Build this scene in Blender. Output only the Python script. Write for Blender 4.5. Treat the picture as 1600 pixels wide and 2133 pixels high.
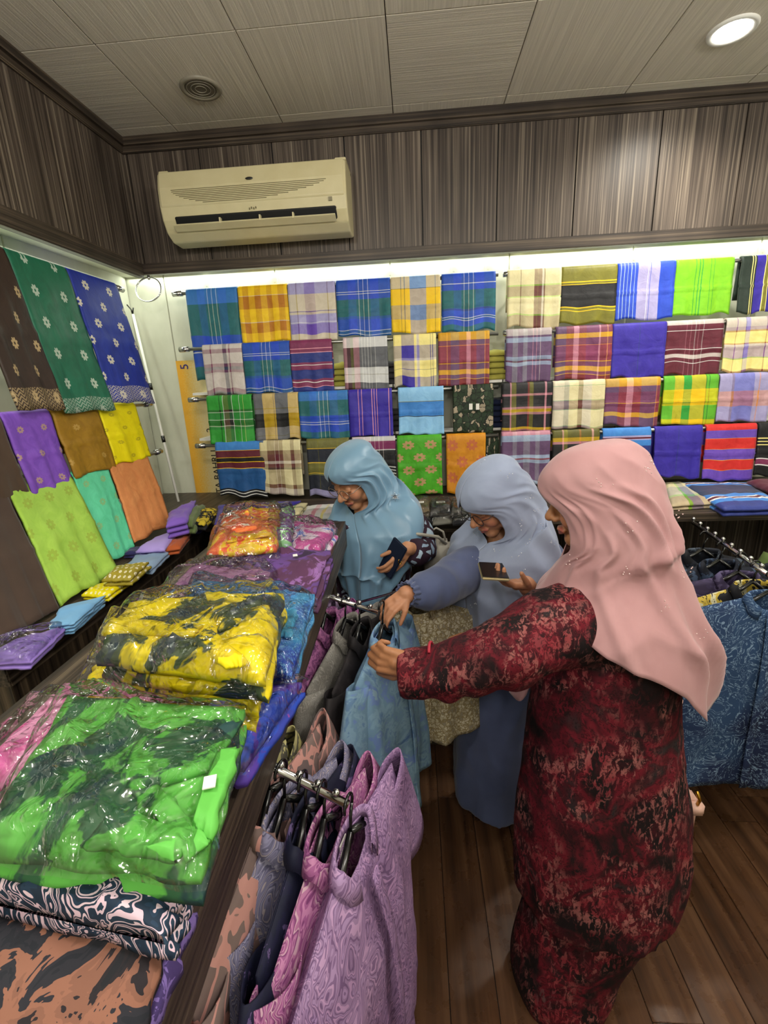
import bpy, bmesh, math, random
import numpy as np
from mathutils import Vector, Matrix, noise
S = bpy.context.scene
for o in list(bpy.data.objects): bpy.data.objects.remove(o)
COL = S.collection

# ---------------------------------------------------------------- camera
W_IMG, H_IMG, F_PX = 1600., 2133., 965.
CAM = np.array([0., 0., 1.72])
Yd = np.array([62., -277., F_PX]); Yd /= np.linalg.norm(Yd)
Zu = -np.array([152., 3451., F_PX]); Zu -= Zu.dot(Yd)*Yd; Zu /= np.linalg.norm(Zu)
Xd = np.cross(Yd, Zu)
RW = np.stack([Xd, Yd, Zu])                      # world = RW @ (right, down, forward)
cam_d = bpy.data.cameras.new('camera'); cam = bpy.data.objects.new('camera', cam_d); COL.objects.link(cam)
cam_d.sensor_fit = 'HORIZONTAL'; cam_d.sensor_width = 36; cam_d.lens = F_PX/W_IMG*36
cam_d.clip_start = .02
m4 = Matrix.Identity(4)
for i in range(3):
    m4[i][0] = RW[i][0]; m4[i][1] = -RW[i][1]; m4[i][2] = -RW[i][2]; m4[i][3] = CAM[i]
cam.matrix_world = m4
S.camera = cam

def at(px, py, **k):
    """point of the photograph (1600x2133 pixels) on a world plane: X=, Y= or Z="""
    d = RW @ np.array([px-W_IMG/2, py-H_IMG/2, F_PX])
    (ax, v), = k.items(); i = 'XYZ'.index(ax)
    return CAM + d*((v-CAM[i])/d[i])

# ---------------------------------------------------------------- world, light, exposure
w = bpy.data.worlds.new('world'); S.world = w; w.use_nodes = True
w.node_tree.nodes['Background'].inputs[0].default_value = (.5, .5, .5, 1)
w.node_tree.nodes['Background'].inputs[1].default_value = .05
S.view_settings.view_transform = 'Standard'; S.view_settings.look = 'None'
S.view_settings.gamma = 1; S.view_settings.use_curve_mapping = False
S.view_settings.exposure = 0.38
CEIL = 2.80; WALLY = 2.45; WALLX = -1.42; ROOM_R = 2.7; ROOM_B = -1.6
def area(name, loc, sx, sy, power, col=(1, .96, .88), rot=(0, 0, 0)):
    l = bpy.data.lights.new(name, 'AREA'); l.shape = 'RECTANGLE'; l.size = sx; l.size_y = sy
    l.energy = power; l.color = col
    o = bpy.data.objects.new(name, l); COL.objects.link(o); o.location = loc; o.rotation_euler = rot
    return o
# added point lights out of view for general light, low to brighten the ceiling
def fill_light(loc, power, r=.08):
    l = bpy.data.lights.new('fill_lamp', 'POINT'); l.energy = power; l.shadow_soft_size = r; l.color = (1, .97, .92)
    o = bpy.data.objects.new('fill_lamp', l); COL.objects.link(o); o.location = loc; return o
fill_light((-.45, .30, 2.52), 19); fill_light((.75, .35, 2.52), 19); fill_light((.1, -.8, 2.50), 30, .2); fill_light((1.9, .7, 2.52), 22)
# strip lights hidden behind the timber pelmets, shining down the display walls
area('pelmet_lamp', (.6, 2.41, 2.262), 4.0, .05, 7, (.92, 1, .86), (math.radians(-12), 0, 0))
area('pelmet_lamp', (-1.35, 1.0, 2.225), .08, 2.6, 5, (.92, 1, .86), (0, math.radians(0), 0))

# ---------------------------------------------------------------- materials
def lin(h):
    h = h.lstrip('#'); c = [int(h[i:i+2], 16)/255 for i in (0, 2, 4)]
    return tuple(x/12.92 if x <= .04045 else ((x+.055)/1.055)**2.4 for x in c)+(1,)
class MT:
    def __init__(s, name, rough=.8, spec=.3):
        s.m = bpy.data.materials.new(name); s.m.use_nodes = True; s.t = s.m.node_tree
        s.b = s.t.nodes['Principled BSDF']; s.out = s.t.nodes['Material Output']
        s.b.inputs['Roughness'].default_value = rough
        s.b.inputs['Specular IOR Level'].default_value = spec
    def n(s, typ, **k):
        nd = s.t.nodes.new('ShaderNode'+typ)
        for a, v in k.items(): setattr(nd, a, v)
        return nd
    def l(s, a, b): s.t.links.new(a, b)
    def coord(s, kind='Object', scale=(1, 1, 1), rot=(0, 0, 0), loc=(0, 0, 0)):
        tc = s.n('TexCoord'); mp = s.n('Mapping'); s.l(tc.outputs[kind], mp.inputs[0])
        mp.inputs['Scale'].default_value = scale; mp.inputs['Rotation'].default_value = rot
        mp.inputs['Location'].default_value = loc
        return mp.outputs[0]
    def noise(s, v, sc=5, det=3, rough=.5, dist=0):
        nd = s.n('TexNoise'); s.l(v, nd.inputs['Vector'])
        nd.inputs['Scale'].default_value = sc; nd.inputs['Detail'].default_value = det
        nd.inputs['Roughness'].default_value = rough; nd.inputs['Distortion'].default_value = dist
        return nd
    def warp(s, v, sc, amt):
        nz = s.noise(v, sc, 2); a = s.n('VectorMath', operation='SUBTRACT'); s.l(nz.outputs['Color'], a.inputs[0]); a.inputs[1].default_value = (.5, .5, .5)
        b = s.n('VectorMath', operation='SCALE'); s.l(a.outputs[0], b.inputs[0]); b.inputs['Scale'].default_value = amt
        c = s.n('VectorMath', operation='ADD'); s.l(v, c.inputs[0]); s.l(b.outputs[0], c.inputs[1]); return c.outputs[0]
    def ramp(s, f, stops, const=False):
        r = s.n('ValToRGB'); cr = r.color_ramp
        cr.interpolation = 'CONSTANT' if const else 'LINEAR'
        while len(cr.elements) < len(stops): cr.elements.new(.5)
        for e, (p, c) in zip(cr.elements, sorted(stops, key=lambda q: q[0])):
            e.position = min(max(p, 0), 1); e.color = lin(c) if isinstance(c, str) else c
        s.l(f, r.inputs[0]); return r.outputs[0]
    def mix(s, f, a, b, mode='MIX'):
        x = s.n('Mix', data_type='RGBA', blend_type=mode)
        for i, v in ((0, f), (6, a), (7, b)):
            if isinstance(v, (int, float)): x.inputs[i].default_value = v
            elif isinstance(v, str): x.inputs[i].default_value = lin(v)
            elif isinstance(v, tuple): x.inputs[i].default_value = v
            else: s.l(v, x.inputs[i])
        return x.outputs[2]
    def col(s, c):
        if isinstance(c, str): s.b.inputs['Base Color'].default_value = lin(c)
        else: s.l(c, s.b.inputs['Base Color'])
        return s
    def bump(s, h, st=.3, dist=.002):
        b = s.n('Bump'); b.inputs['Strength'].default_value = st; b.inputs['Distance'].default_value = dist
        s.l(h, b.inputs['Height']); s.l(b.outputs[0], s.b.inputs['Normal']); return s
    def math(s, op, a, b=None):
        x = s.n('Math', operation=op)
        for i, v in enumerate((a, b)):
            if v is None: continue
            if isinstance(v, (int, float)): x.inputs[i].default_value = v
            else: s.l(v, x.inputs[i])
        return x.outputs[0]
MC = {}
def simple(name, c, rough=.6, metal=0, spec=.4, bump=0, var=0):
    if name in MC: return MC[name]
    m = MT(name, rough, spec); m.b.inputs['Metallic'].default_value = metal
    v = m.coord(); nz = m.noise(v, 14, 4)
    if var: m.col(m.mix(var, c, m.ramp(nz.outputs[0], [(.3, '#000000'), (.7, '#ffffff')]), 'SOFT_LIGHT'))
    else: m.col(c)
    if bump: m.bump(nz.outputs[0], bump)
    MC[name] = m.m; return m.m
def wood(name, axis, cols, sc=95, along=1.1, rough=.45, bump=.25):
    """laminate with long fine streaks along the given axis"""
    if name in MC: return MC[name]
    m = MT(name, rough, .35)
    scl = [sc*1.1, sc*1.1, sc*1.1]; scl[axis] = along*.8
    v = m.coord('Object', tuple(scl)); nz = m.noise(v, 1, 3, .7)
    v2 = m.coord('Object', (3, 3, 1.2)); n2 = m.noise(v2, 2, 2)
    c = m.ramp(nz.outputs[0], [(.33, cols[0]), (.46, cols[1]), (.56, cols[2]), (.68, cols[3])])
    c = m.mix(.25, c, m.ramp(n2.outputs[0], [(.3, '#000000'), (.7, '#ffffff')]), 'SOFT_LIGHT')
    m.col(c); m.bump(nz.outputs[0], bump, .001); MC[name] = m.m; return m.m
WD = ('#29211c', '#463c34', '#5c5147', '#857969')
wood_v = wood('dark_laminate_upright', 2, WD)
WT = ('#241d18', '#382f27', '#473c32', '#655848')
wood_x = wood('dark_laminate_across', 0, WT)
wood_y = wood('dark_laminate_lengthwise', 1, WT)
reed = wood('reeded_dark_laminate', 2, ('#17120d', '#2c231b', '#3f3427', '#5c4d3c'), 60, .6)
m = MT('cream_paint', .6, .3); v = m.coord('Object', (1, 1, .6)); nz = m.noise(v, 3, 5, .6)
m.col(m.ramp(nz.outputs[0], [(.3, '#b9b9a6'), (.6, '#cfcfbd')])); white_wall = m.m
def ceil_mat(name, ax):
    m = MT(name, .75, .25); s = [150, 150, 150]; s[ax] = 1.6
    v = m.coord('Object', tuple(s)); nz = m.noise(v, 1, 3, .7)
    v2 = m.coord('Object', (90, 90, 90)); n2 = m.noise(v2, 2, 3)
    h = m.math('ADD', m.math('MULTIPLY', nz.outputs[0], 1.3), m.math('MULTIPLY', n2.outputs[0], .35))
    m.col(m.ramp(nz.outputs[0], [(.35, '#c4bcae'), (.62, '#dad2c3')])); m.bump(h, .55, .003); return m.m
ceil_a = ceil_mat('ceiling_tile_brushed', 0); ceil_b = ceil_mat('ceiling_tile_brushed_turned', 1)
def floor_mat():
    m = MT('varnished_floorboards', .28, .5)
    v = m.coord('Object', (28, 1.2, 28)); nz = m.noise(v, 1, 4, .6, .1)
    oi = m.n('ObjectInfo')
    a = m.ramp(nz.outputs[0], [(.3, '#4c3527'), (.5, '#6b4b34'), (.7, '#826146')])
    b = m.ramp(oi.outputs['Random'], [(0, '#5a5a5a'), (1, '#a2a2a2')])
    m.col(m.mix(.7, a, b, 'SOFT_LIGHT'))
    n2 = m.noise(m.coord('Object', (4, 4, 4)), 3, 4)
    m.l(m.ramp(n2.outputs[0], [(.3, (.2, .2, .2, 1)), (.7, (.42, .42, .42, 1))]), m.b.inputs['Roughness'])
    m.bump(nz.outputs[0], .12, .001); return m.m
floor_m = floor_mat()
chrome = simple('chrome', '#c8c8c8', .16, 1)
steel = simple('satin_steel', '#a8a8a4', .32, 1)
black_pl = simple('black_plastic', '#0c0c0d', .22, 0, .6)
cream_pl = simple('aged_cream_plastic', '#cfc49a', .42, 0, .45, 0, .1)
dark_pl = simple('dark_recess', '#08080a', .6)
white_card = simple('white_card', '#e4e2da', .55)
grey_bag = simple('grey_leather', '#9c978c', .5, 0, .4, .2)
pink_bag = simple('blush_leather', '#e6b9a8', .4)
gold = simple('gold_metal', '#c99a3c', .25, 1)
gem = simple('crystal', '#ffffff', .08, .6, 1)

def fabric(name, c, rough=.85, sheen=.15, wv=1400, spec=.2, bump=.12):
    if name in MC: return MC[name]
    m = MT(name, rough, spec); m.col(c) if isinstance(c, str) else None
    m.b.inputs['Sheen Weight'].default_value = sheen
    nz = m.noise(m.coord(), 160, 3); m.bump(nz.outputs[0], bump, .001)
    n2 = m.noise(m.coord(), 9, 3)
    m.col(m.mix(.16, c, m.ramp(n2.outputs[0], [(.3, '#000000'), (.7, '#ffffff')]), 'SOFT_LIGHT'))
    MC[name] = m.m; return m.m
PAL = dict(B='#2448c0', N='#141f5c', G='#1d6a38', g='#2f9a35', t='#1f5590', Y='#f0c410', y='#efe08c', W='#e4e4e2', k='#141417', K='#8d8f97',
           m='#5e1a2c', M='#8c2464', p='#dc97a6', P='#6a48b4', v='#33249a', o='#dc8f3c', O='#b4700c', r='#d02a26', R='#8c2f24', c='#dcd2a4',
           l='#86bbe4', L='#3b80cc', e='#77731f', E='#544332', s='#a59fca', u='#5e4366', f='#7cc418', d='#2c3a54', a='#9fb6d2', w='#cfc6c0', D='#1c2c22', x='#7c2f56', h='#6c4a34', b='#26347e')
def bands(spec):
    out = []; tot = 0
    for tk in spec.split():
        out.append((tot, PAL[tk[0]])); tot += float(tk[1:] or 1)
    return [(p/tot, c) for p, c in out]
def plaid(name, warp, weft, mixf=.5, gloss=.5):
    """woven check: warp stripes run down the cloth, weft stripes across it (UV space of the cloth)"""
    m = MT(name, gloss, .35); m.b.inputs['Sheen Weight'].default_value = .1
    uv = m.n('TexCoord'); sp = m.n('SeparateXYZ'); m.l(uv.outputs['UV'], sp.inputs[0])
    a = m.ramp(sp.outputs[0], bands(warp), True) if warp else None
    b = m.ramp(sp.outputs[1], bands(weft), True) if weft else None
    if a and b: c = m.mix(mixf, a, b)
    else: c = a or b
    nz = m.noise(m.coord('UV', (70, 70, 1)), 2, 3)
    n3 = m.noise(m.coord('UV', (5, 5, 1)), 1, 3, .6, 1.2)
    c = m.mix(.18, c, m.ramp(n3.outputs[0], [(.3, '#000000'), (.7, '#ffffff')]), 'SOFT_LIGHT')
    m.col(c); h = m.math('ADD', m.math('MULTIPLY', nz.outputs[0], .25), n3.outputs[0]); m.bump(h, .35, .006)
    return m.m
def songket(name, base, motif, scale=(4, 8), border=None, size=.2, sh=.5, gloss=.5, off=(0, 0), asp=1.):
    """plain cloth with a lattice of small woven flowers and an optional patterned hem"""
    m = MT(name, gloss, .3)
    v = m.coord('UV', (scale[0], scale[1], 1), (0, 0, 0), (off[0], off[1], 0))
    sp = m.n('SeparateXYZ'); m.l(v, sp.inputs[0])
    row = m.math('FLOOR', sp.outputs[1]); sx = m.math('ADD', sp.outputs[0], m.math('MULTIPLY', row, sh))
    fx = m.math('SUBTRACT', m.math('FRACT', sx), .5); fy = m.math('SUBTRACT', m.math('FRACT', sp.outputs[1]), .5)
    fx = m.math('MULTIPLY', fx, asp)
    r = m.math('SQRT', m.math('ADD', m.math('MULTIPLY', fx, fx), m.math('MULTIPLY', fy, fy)))
    an = m.math('ARCTAN2', fy, fx); pet = m.math('MULTIPLY', m.math('ABSOLUTE', m.math('SINE', m.math('MULTIPLY', an, 4))), .35)
    rr = m.math('MULTIPLY', m.math('ADD', pet, .65), size)
    mask = m.math('LESS_THAN', r, rr); hole = m.math('GREATER_THAN', r, size*.25); mask = m.math('MULTIPLY', mask, hole)
    n3 = m.noise(m.coord('UV', (6, 6, 1)), 1, 3, .6, 1)
    b = m.mix(.2, base, m.ramp(n3.outputs[0], [(.3, '#000000'), (.7, '#ffffff')]), 'SOFT_LIGHT')
    c = m.mix(mask, b, motif)
    if border:
        u0 = m.n('TexCoord'); s0 = m.n('SeparateXYZ'); m.l(u0.outputs['UV'], s0.inputs[0])
        inb = m.math('GREATER_THAN', s0.outputs[1], border)
        zig = m.math('PINGPONG', m.math('MULTIPLY', s0.outputs[0], 12), .5)
        zz = m.math('PINGPONG', m.math('ADD', m.math('MULTIPLY', s0.outputs[1], 40), m.math('MULTIPLY', zig, 2)), .5)
        c = m.mix(m.math('MULTIPLY', inb, m.math('MULTIPLY', m.math('GREATER_THAN', zz, .22), .6)), c, motif)
    m.col(c); m.bump(n3.outputs[0], .3, .006); return m.m
def batik(name, kind, cols, sc=12, coord='Object', rough=.7, dist=.12, st=None, scl=(1, 1, 1)):
    """printed cloth: vein (cells outlined), swirl (contour lines), blotch (stains), tie (soft tie-dye), fern (scratchy sprays)"""
    m = MT(name, rough, .3); v0 = m.coord(coord, scl)
    v = m.warp(v0, sc*.8, dist*6/sc)
    if kind == 'vein':
        vo = m.n('TexVoronoi', feature='DISTANCE_TO_EDGE'); m.l(v, vo.inputs['Vector']); vo.inputs['Scale'].default_value = sc
        v2 = m.n('TexVoronoi', feature='F1'); m.l(v, v2.inputs['Vector']); v2.inputs['Scale'].default_value = sc
        sx = m.n('SeparateColor'); m.l(v2.outputs['Color'], sx.inputs[0])
        cells = m.ramp(sx.outputs[0], [(i/len(cols[1:]), c) for i, c in enumerate(cols[1:])], True)
        c = m.mix(m.ramp(vo.outputs['Distance'], [(0, '#ffffff'), (st or .09, '#000000')], True), cells, cols[0])
        h = vo.outputs['Distance']
    elif kind == 'swirl':
        nz = m.noise(v, sc*.5, 2, .5, 1.5)
        q = m.math('FRACT', m.math('MULTIPLY', nz.outputs[0], 9))
        c = m.ramp(q, [(i/len(cols), c) for i, c in enumerate(cols)], True)
        n2 = m.noise(v0, sc*.25, 2); c = m.mix(.35, c, m.ramp(n2.outputs[0], [(.35, '#202020'), (.65, '#e0e0e0')]), 'SOFT_LIGHT'); h = nz.outputs[0]
    elif kind == 'blotch':
        nz = m.noise(v, sc, 4, .62, .8); n = len(cols)
        c = m.ramp(nz.outputs[0], [(.28+.44*i/n, c) for i, c in enumerate(cols)], True); h = nz.outputs[0]
    elif kind == 'tie':
        nz = m.noise(v, sc, 5, .6, .5); n = len(cols)
        stops = []
        for i, c in enumerate(cols):
            a = .26+.48*i/n; stops += [(a+.012, c), (a+.48/n-.012, c)]
        c = m.ramp(nz.outputs[0], stops); h = nz.outputs[0]
    else:
        a = m.noise(v, sc, 3, .6, 2.5); b = m.noise(v0, sc*.18, 3, .5, .6)
        q = m.math('PINGPONG', m.math('MULTIPLY', a.outputs[0], 7), .5)
        lines = m.ramp(q, [(0, '#000000'), (.38, '#000000'), (.47, '#ffffff')])
        back = m.ramp(b.outputs[0], [(.3+.4*i/len(cols[1:]), c) for i, c in enumerate(cols[1:])])
        c = m.mix(m.math('MULTIPLY', lines, .8), back, cols[0]); h = a.outputs[0]
    m.col(c); n9 = m.noise(v0, 120, 2); m.bump(n9.outputs[0], .1, .001); return m.m
def clear_plastic():
    m = MT('clear_crinkled_film', .08, .5)
    tr = m.n('BsdfTransparent'); gl = m.n('BsdfGlossy'); gl.inputs['Roughness'].default_value = .07
    tr.inputs[0].default_value = (.97, .97, .97, 1)
    v = m.coord('Object', (1, 1, 1)); w1 = m.warp(v, 9, .12)
    n1 = m.noise(w1, 11, 3, .55, 1.6); vo = m.n('TexVoronoi', feature='DISTANCE_TO_EDGE'); m.l(m.warp(v, 14, .1), vo.inputs['Vector']); vo.inputs['Scale'].default_value = 13
    h = m.math('ADD', n1.outputs[0], m.math('MULTIPLY', m.math('MINIMUM', vo.outputs['Distance'], .12), 1.6))
    bp = m.n('Bump'); bp.inputs['Strength'].default_value = 1; bp.inputs['Distance'].default_value = .02; m.l(h, bp.inputs['Height'])
    m.l(bp.outputs[0], gl.inputs['Normal'])
    fr = m.n('Fresnel'); fr.inputs[0].default_value = 1.5; m.l(bp.outputs[0], fr.inputs['Normal'])
    f = m.math('ADD', m.math('MULTIPLY', fr.outputs[0], .8), .035)
    mx = m.n('MixShader'); m.l(f, mx.inputs[0]); m.l(tr.outputs[0], mx.inputs[1]); m.l(gl.outputs[0], mx.inputs[2])
    m.l(mx.outputs[0], m.out.inputs[0]); return m.m
film = clear_plastic()

# ---------------------------------------------------------------- object helpers
def tag(o, label=None, cat=None, group=None, kind=None):
    for k, v in (('label', label), ('category', cat), ('group', group), ('kind', kind)):
        if v: o[k] = v
    return o
def empty(name, loc=(0, 0, 0), rz=0, label=None, cat=None, group=None, kind=None):
    o = bpy.data.objects.new(name, None); COL.objects.link(o); o.location = tuple(map(float, loc)); o.rotation_euler = (0, 0, rz)
    o.empty_display_size = .05
    return tag(o, label, cat, group, kind)
def obj(name, V, F, mat, parent=None, uv=None, smooth=True, loc=None, rz=0):
    me = bpy.data.meshes.new(name); me.from_pydata([tuple(map(float, p)) for p in V], [], F); me.update()
    if uv is not None:
        ul = me.uv_layers.new(name='UVMap'); li = np.zeros(len(me.loops), int); me.loops.foreach_get('vertex_index', li)
        ul.data.foreach_set('uv', np.asarray(uv, float)[li].ravel())
    if mat: me.materials.append(mat)
    if smooth: me.polygons.foreach_set('use_smooth', [True]*len(me.polygons))
    o = bpy.data.objects.new(name, me); COL.objects.link(o)
    if parent: o.parent = parent
    if loc is not None: o.location = tuple(map(float, loc))
    if rz: o.rotation_euler = (0, 0, rz)
    return o
def fix(o):
    bm = bmesh.new(); bm.from_mesh(o.data); bmesh.ops.remove_doubles(bm, verts=bm.verts, dist=1e-5)
    bmesh.ops.recalc_face_normals(bm, faces=bm.faces); bm.to_mesh(o.data); bm.free(); return o
class G:
    """collects simple shapes, links them as ONE mesh"""
    def __init__(s): s.V = []; s.F = []
    def add(s, V, F): n = len(s.V); s.V += [tuple(p) for p in V]; s.F += [tuple(i+n for i in f) for f in F]; return s
    def box(s, lo, hi, b=0):
        x0, y0, z0 = lo; x1, y1, z1 = hi
        if b:
            bm = bmesh.new(); bmesh.ops.create_cube(bm, size=1)
            for v in bm.verts: v.co = Vector(((x0+x1)/2+v.co.x*(x1-x0), (y0+y1)/2+v.co.y*(y1-y0), (z0+z1)/2+v.co.z*(z1-z0)))
            bmesh.ops.bevel(bm, geom=bm.edges[:], offset=b, segments=2, affect='EDGES')
            bm.verts.index_update(); s.add([v.co[:] for v in bm.verts], [[v.index for v in f.verts] for f in bm.faces]); bm.free(); return s
        V = [(x, y, z) for z in (z0, z1) for y in (y0, y1) for x in (x0, x1)]
        return s.add(V, [(0, 2, 3, 1), (4, 5, 7, 6), (0, 1, 5, 4), (2, 6, 7, 3), (0, 4, 6, 2), (1, 3, 7, 5)])
    def prism(s, P, z0, z1):
        n = len(P); return s.add([(p[0], p[1], z0) for p in P]+[(p[0], p[1], z1) for p in P],
            [tuple(range(n))[::-1], tuple(range(n, 2*n))]+[(i, (i+1) % n, n+(i+1) % n, n+i) for i in range(n)])
    def tube(s, P, r, n=8, caps=True):
        P = [np.array(p, float) for p in P]; R = r if hasattr(r, '__len__') else [r]*len(P); V = []; F = []
        up = None
        for i, p in enumerate(P):
            d = P[min(i+1, len(P)-1)]-P[max(i-1, 0)]; d = d/(np.linalg.norm(d)+1e-9)
            if up is None: up = np.array([0, 0, 1.]) if abs(d[2]) < .9 else np.array([1., 0, 0])
            a = np.cross(d, up); a /= np.linalg.norm(a)+1e-9; b = np.cross(a, d); up = b
            for k in range(n):
                t = 2*math.pi*k/n; V.append(p+R[i]*(math.cos(t)*a+math.sin(t)*b))
        for i in range(len(P)-1):
            for k in range(n): F.append((i*n+k, i*n+(k+1) % n, (i+1)*n+(k+1) % n, (i+1)*n+k))
        if caps: F += [tuple(range(n))[::-1], tuple(range((len(P)-1)*n, len(P)*n))]
        return s.add(V, F)
    def ball(s, c, r, n=10):
        r = r if hasattr(r, '__len__') else (r, r, r); V = []; F = []; m_ = n//2+1
        V.append((c[0], c[1], c[2]+r[2]))
        for i in range(1, m_):
            a = math.pi*i/m_
            for k in range(n):
                t = 2*math.pi*k/n; V.append((c[0]+r[0]*math.sin(a)*math.cos(t), c[1]+r[1]*math.sin(a)*math.sin(t), c[2]+r[2]*math.cos(a)))
        V.append((c[0], c[1], c[2]-r[2])); L = len(V)-1
        for k in range(n):
            F.append((0, 1+k, 1+(k+1) % n)); F.append((L, L-n+(k+1) % n, L-n+k))
        for i in range(m_-2):
            for k in range(n):
                a = 1+i*n; F.append((a+k, a+n+k, a+n+(k+1) % n, a+(k+1) % n))
        return s.add(V, F)
    def cyl(s, c, r, z0, z1, n=24): return s.prism([(c[0]+r*math.cos(2*math.pi*k/n), c[1]+r*math.sin(2*math.pi*k/n)) for k in range(n)], z0, z1)
    def build(s, name, mat, parent=None, smooth=False, loc=None, rz=0): return obj(name, s.V, s.F, mat, parent, None, smooth, loc, rz)
def loft(rings, cap0=False, cap1=False, close=True):
    n = len(rings[0]); V = [tuple(p) for r in rings for p in r]; F = []
    for i in range(len(rings)-1):
        for k in range(n if close else n-1):
            a = i*n; F.append((a+k, a+(k+1) % n, a+n+(k+1) % n, a+n+k))
    if cap0: F.append(tuple(range(n))[::-1])
    if cap1: F.append(tuple(range(len(V)-n, len(V))))
    return V, F
def ellipse(c, rx, ry, yaw=0, n=40, p=1.0):
    t = np.linspace(0, 2*math.pi, n, endpoint=False); x = rx*np.sign(np.cos(t))*np.abs(np.cos(t))**p; y = ry*np.sign(np.sin(t))*np.abs(np.sin(t))**p
    ca, sa = math.cos(yaw), math.sin(yaw)
    return [(c[0]+a*ca-b*sa, c[1]+a*sa+b*ca, c[2]) for a, b in zip(x, y)]
def mods(o, thick=0, sub=0, off=0):
    if thick: md = o.modifiers.new('solid', 'SOLIDIFY'); md.thickness = thick; md.offset = off
    if sub: md = o.modifiers.new('sub', 'SUBSURF'); md.levels = sub; md.render_levels = sub
    return o
def nz3(x, y, z): return noise.noise(Vector((x, y, z)))

# ---------------------------------------------------------------- setting: floor, walls, ceiling
fl = G().box((WALLX-.1, ROOM_B, -.06), (ROOM_R, WALLY+.05, -.006)).build('floor', dark_pl); tag(fl, kind='structure')
seams = [-1.46, -1.32, -1.18, -1.04, -.9, -.76, -.62, -.48, -.34, -.2, -.07, .06, .197, .335, .47, .609, .746, .883, 1.02, 1.166, 1.298, 1.44, 1.58, 1.72, 1.86, 2.0, 2.14, 2.28, 2.42, 2.56, 2.7]
random.seed(4); pm = {}
for i in range(len(seams)-1):
    x0, x1 = seams[i], seams[i+1]; y = ROOM_B; ends = []
    yy = ROOM_B+random.uniform(.2, 1.2)
    if abs(x0-.883) < .01: yy = 1.362-1.35*2
    while yy < WALLY: ends.append(yy); yy += 1.35
    ends = [e for e in ends if e > ROOM_B+.05]+[WALLY]
    for e in ends:
        key = (round(x1-x0, 3), round(e-y, 3))
        if key not in pm:
            g = G().box((.0012, .001, -.018), (x1-x0-.0012, e-y-.001, 0), .0012); o = g.build('floorboard', floor_m, fl); pm[key] = o.data
        else:
            o = bpy.data.objects.new('floorboard', pm[key]); COL.objects.link(o); o.parent = fl
        o.location = (x0, y, 0); y = e
for nm, lo, hi in (('wall_back', (WALLX-.1, WALLY, 0), (ROOM_R, WALLY+.1, CEIL+.1)), ('wall_left', (WALLX-.1, ROOM_B, 0), (WALLX, WALLY, CEIL+.1)),
                   ('wall_right', (ROOM_R, ROOM_B, 0), (ROOM_R+.1, WALLY+.1, CEIL+.1)), ('wall_front', (WALLX-.1, ROOM_B-.1, 0), (ROOM_R+.1, ROOM_B, CEIL+.1))):
    o = G().box(lo, hi).build(nm, white_wall); tag(o, kind='structure')
    if nm == 'wall_back':
        xs = [WALLX, -1.22, -.66, -.1, .46, 1.02, 1.58, 2.14, ROOM_R]
        for a, b in zip(xs, xs[1:]): G().box((a+.002, WALLY-.008, 1.1), (b-.002, WALLY, 2.75), .002).build('panel', white_wall, o)
    if nm == 'wall_left':
        ys = [-.4, .3, 1.0, 1.72, WALLY-.009]
        for a, b in zip(ys, ys[1:]): G().box((WALLX, a+.002, 1.1), (WALLX+.008, b-.002, 2.75), .002).build('panel', white_wall, o)
# slotted uprights of the display wall
for x in (-1.0, -.66, -.1, .2, .36, .5, 1.02, 1.58):
    g = G().box((x-.012, WALLY-.022, 1.17), (x+.012, WALLY-.008, 2.24))
    for k in range(26): g.box((x-.003, WALLY-.0235, 1.2+k*.04), (x+.003, WALLY-.0215, 1.222+k*.04))
    o = g.build('trim_1', white_wall); tag(o, kind='structure')
ce = G().box((WALLX-.1, ROOM_B, CEIL+.012), (ROOM_R, WALLY+.05, CEIL+.1)).build('ceiling', dark_pl); tag(ce, kind='structure')
cx = [WALLX-.02, -1.0, -.535, -.06, .40, .885, 1.36, 1.835, 2.31, ROOM_R]; cyv = [ROOM_B, -.66, -.17, .32, .81, 1.30, 1.79, 2.28, 2.40]
tm = {}
for j in range(len(cyv)-1):
    for i in range(len(cx)-1):
        turned = (i*7+j*5+(i*j)) % 3 != 0
        a, b, c, d = cx[i], cx[i+1], cyv[j], cyv[j+1]; key = (round(b-a, 3), round(d-c, 3), turned)
        if key not in tm:
            o = G().box((.0015, .0015, 0), (b-a-.0015, d-c-.0015, .012), .0015).build('ceiling_tile', ceil_b if turned else ceil_a, ce); tm[key] = o.data
        else: o = bpy.data.objects.new('ceiling_tile', tm[key]); COL.objects.link(o); o.parent = ce
        o.location = (a, c, CEIL)
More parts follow.
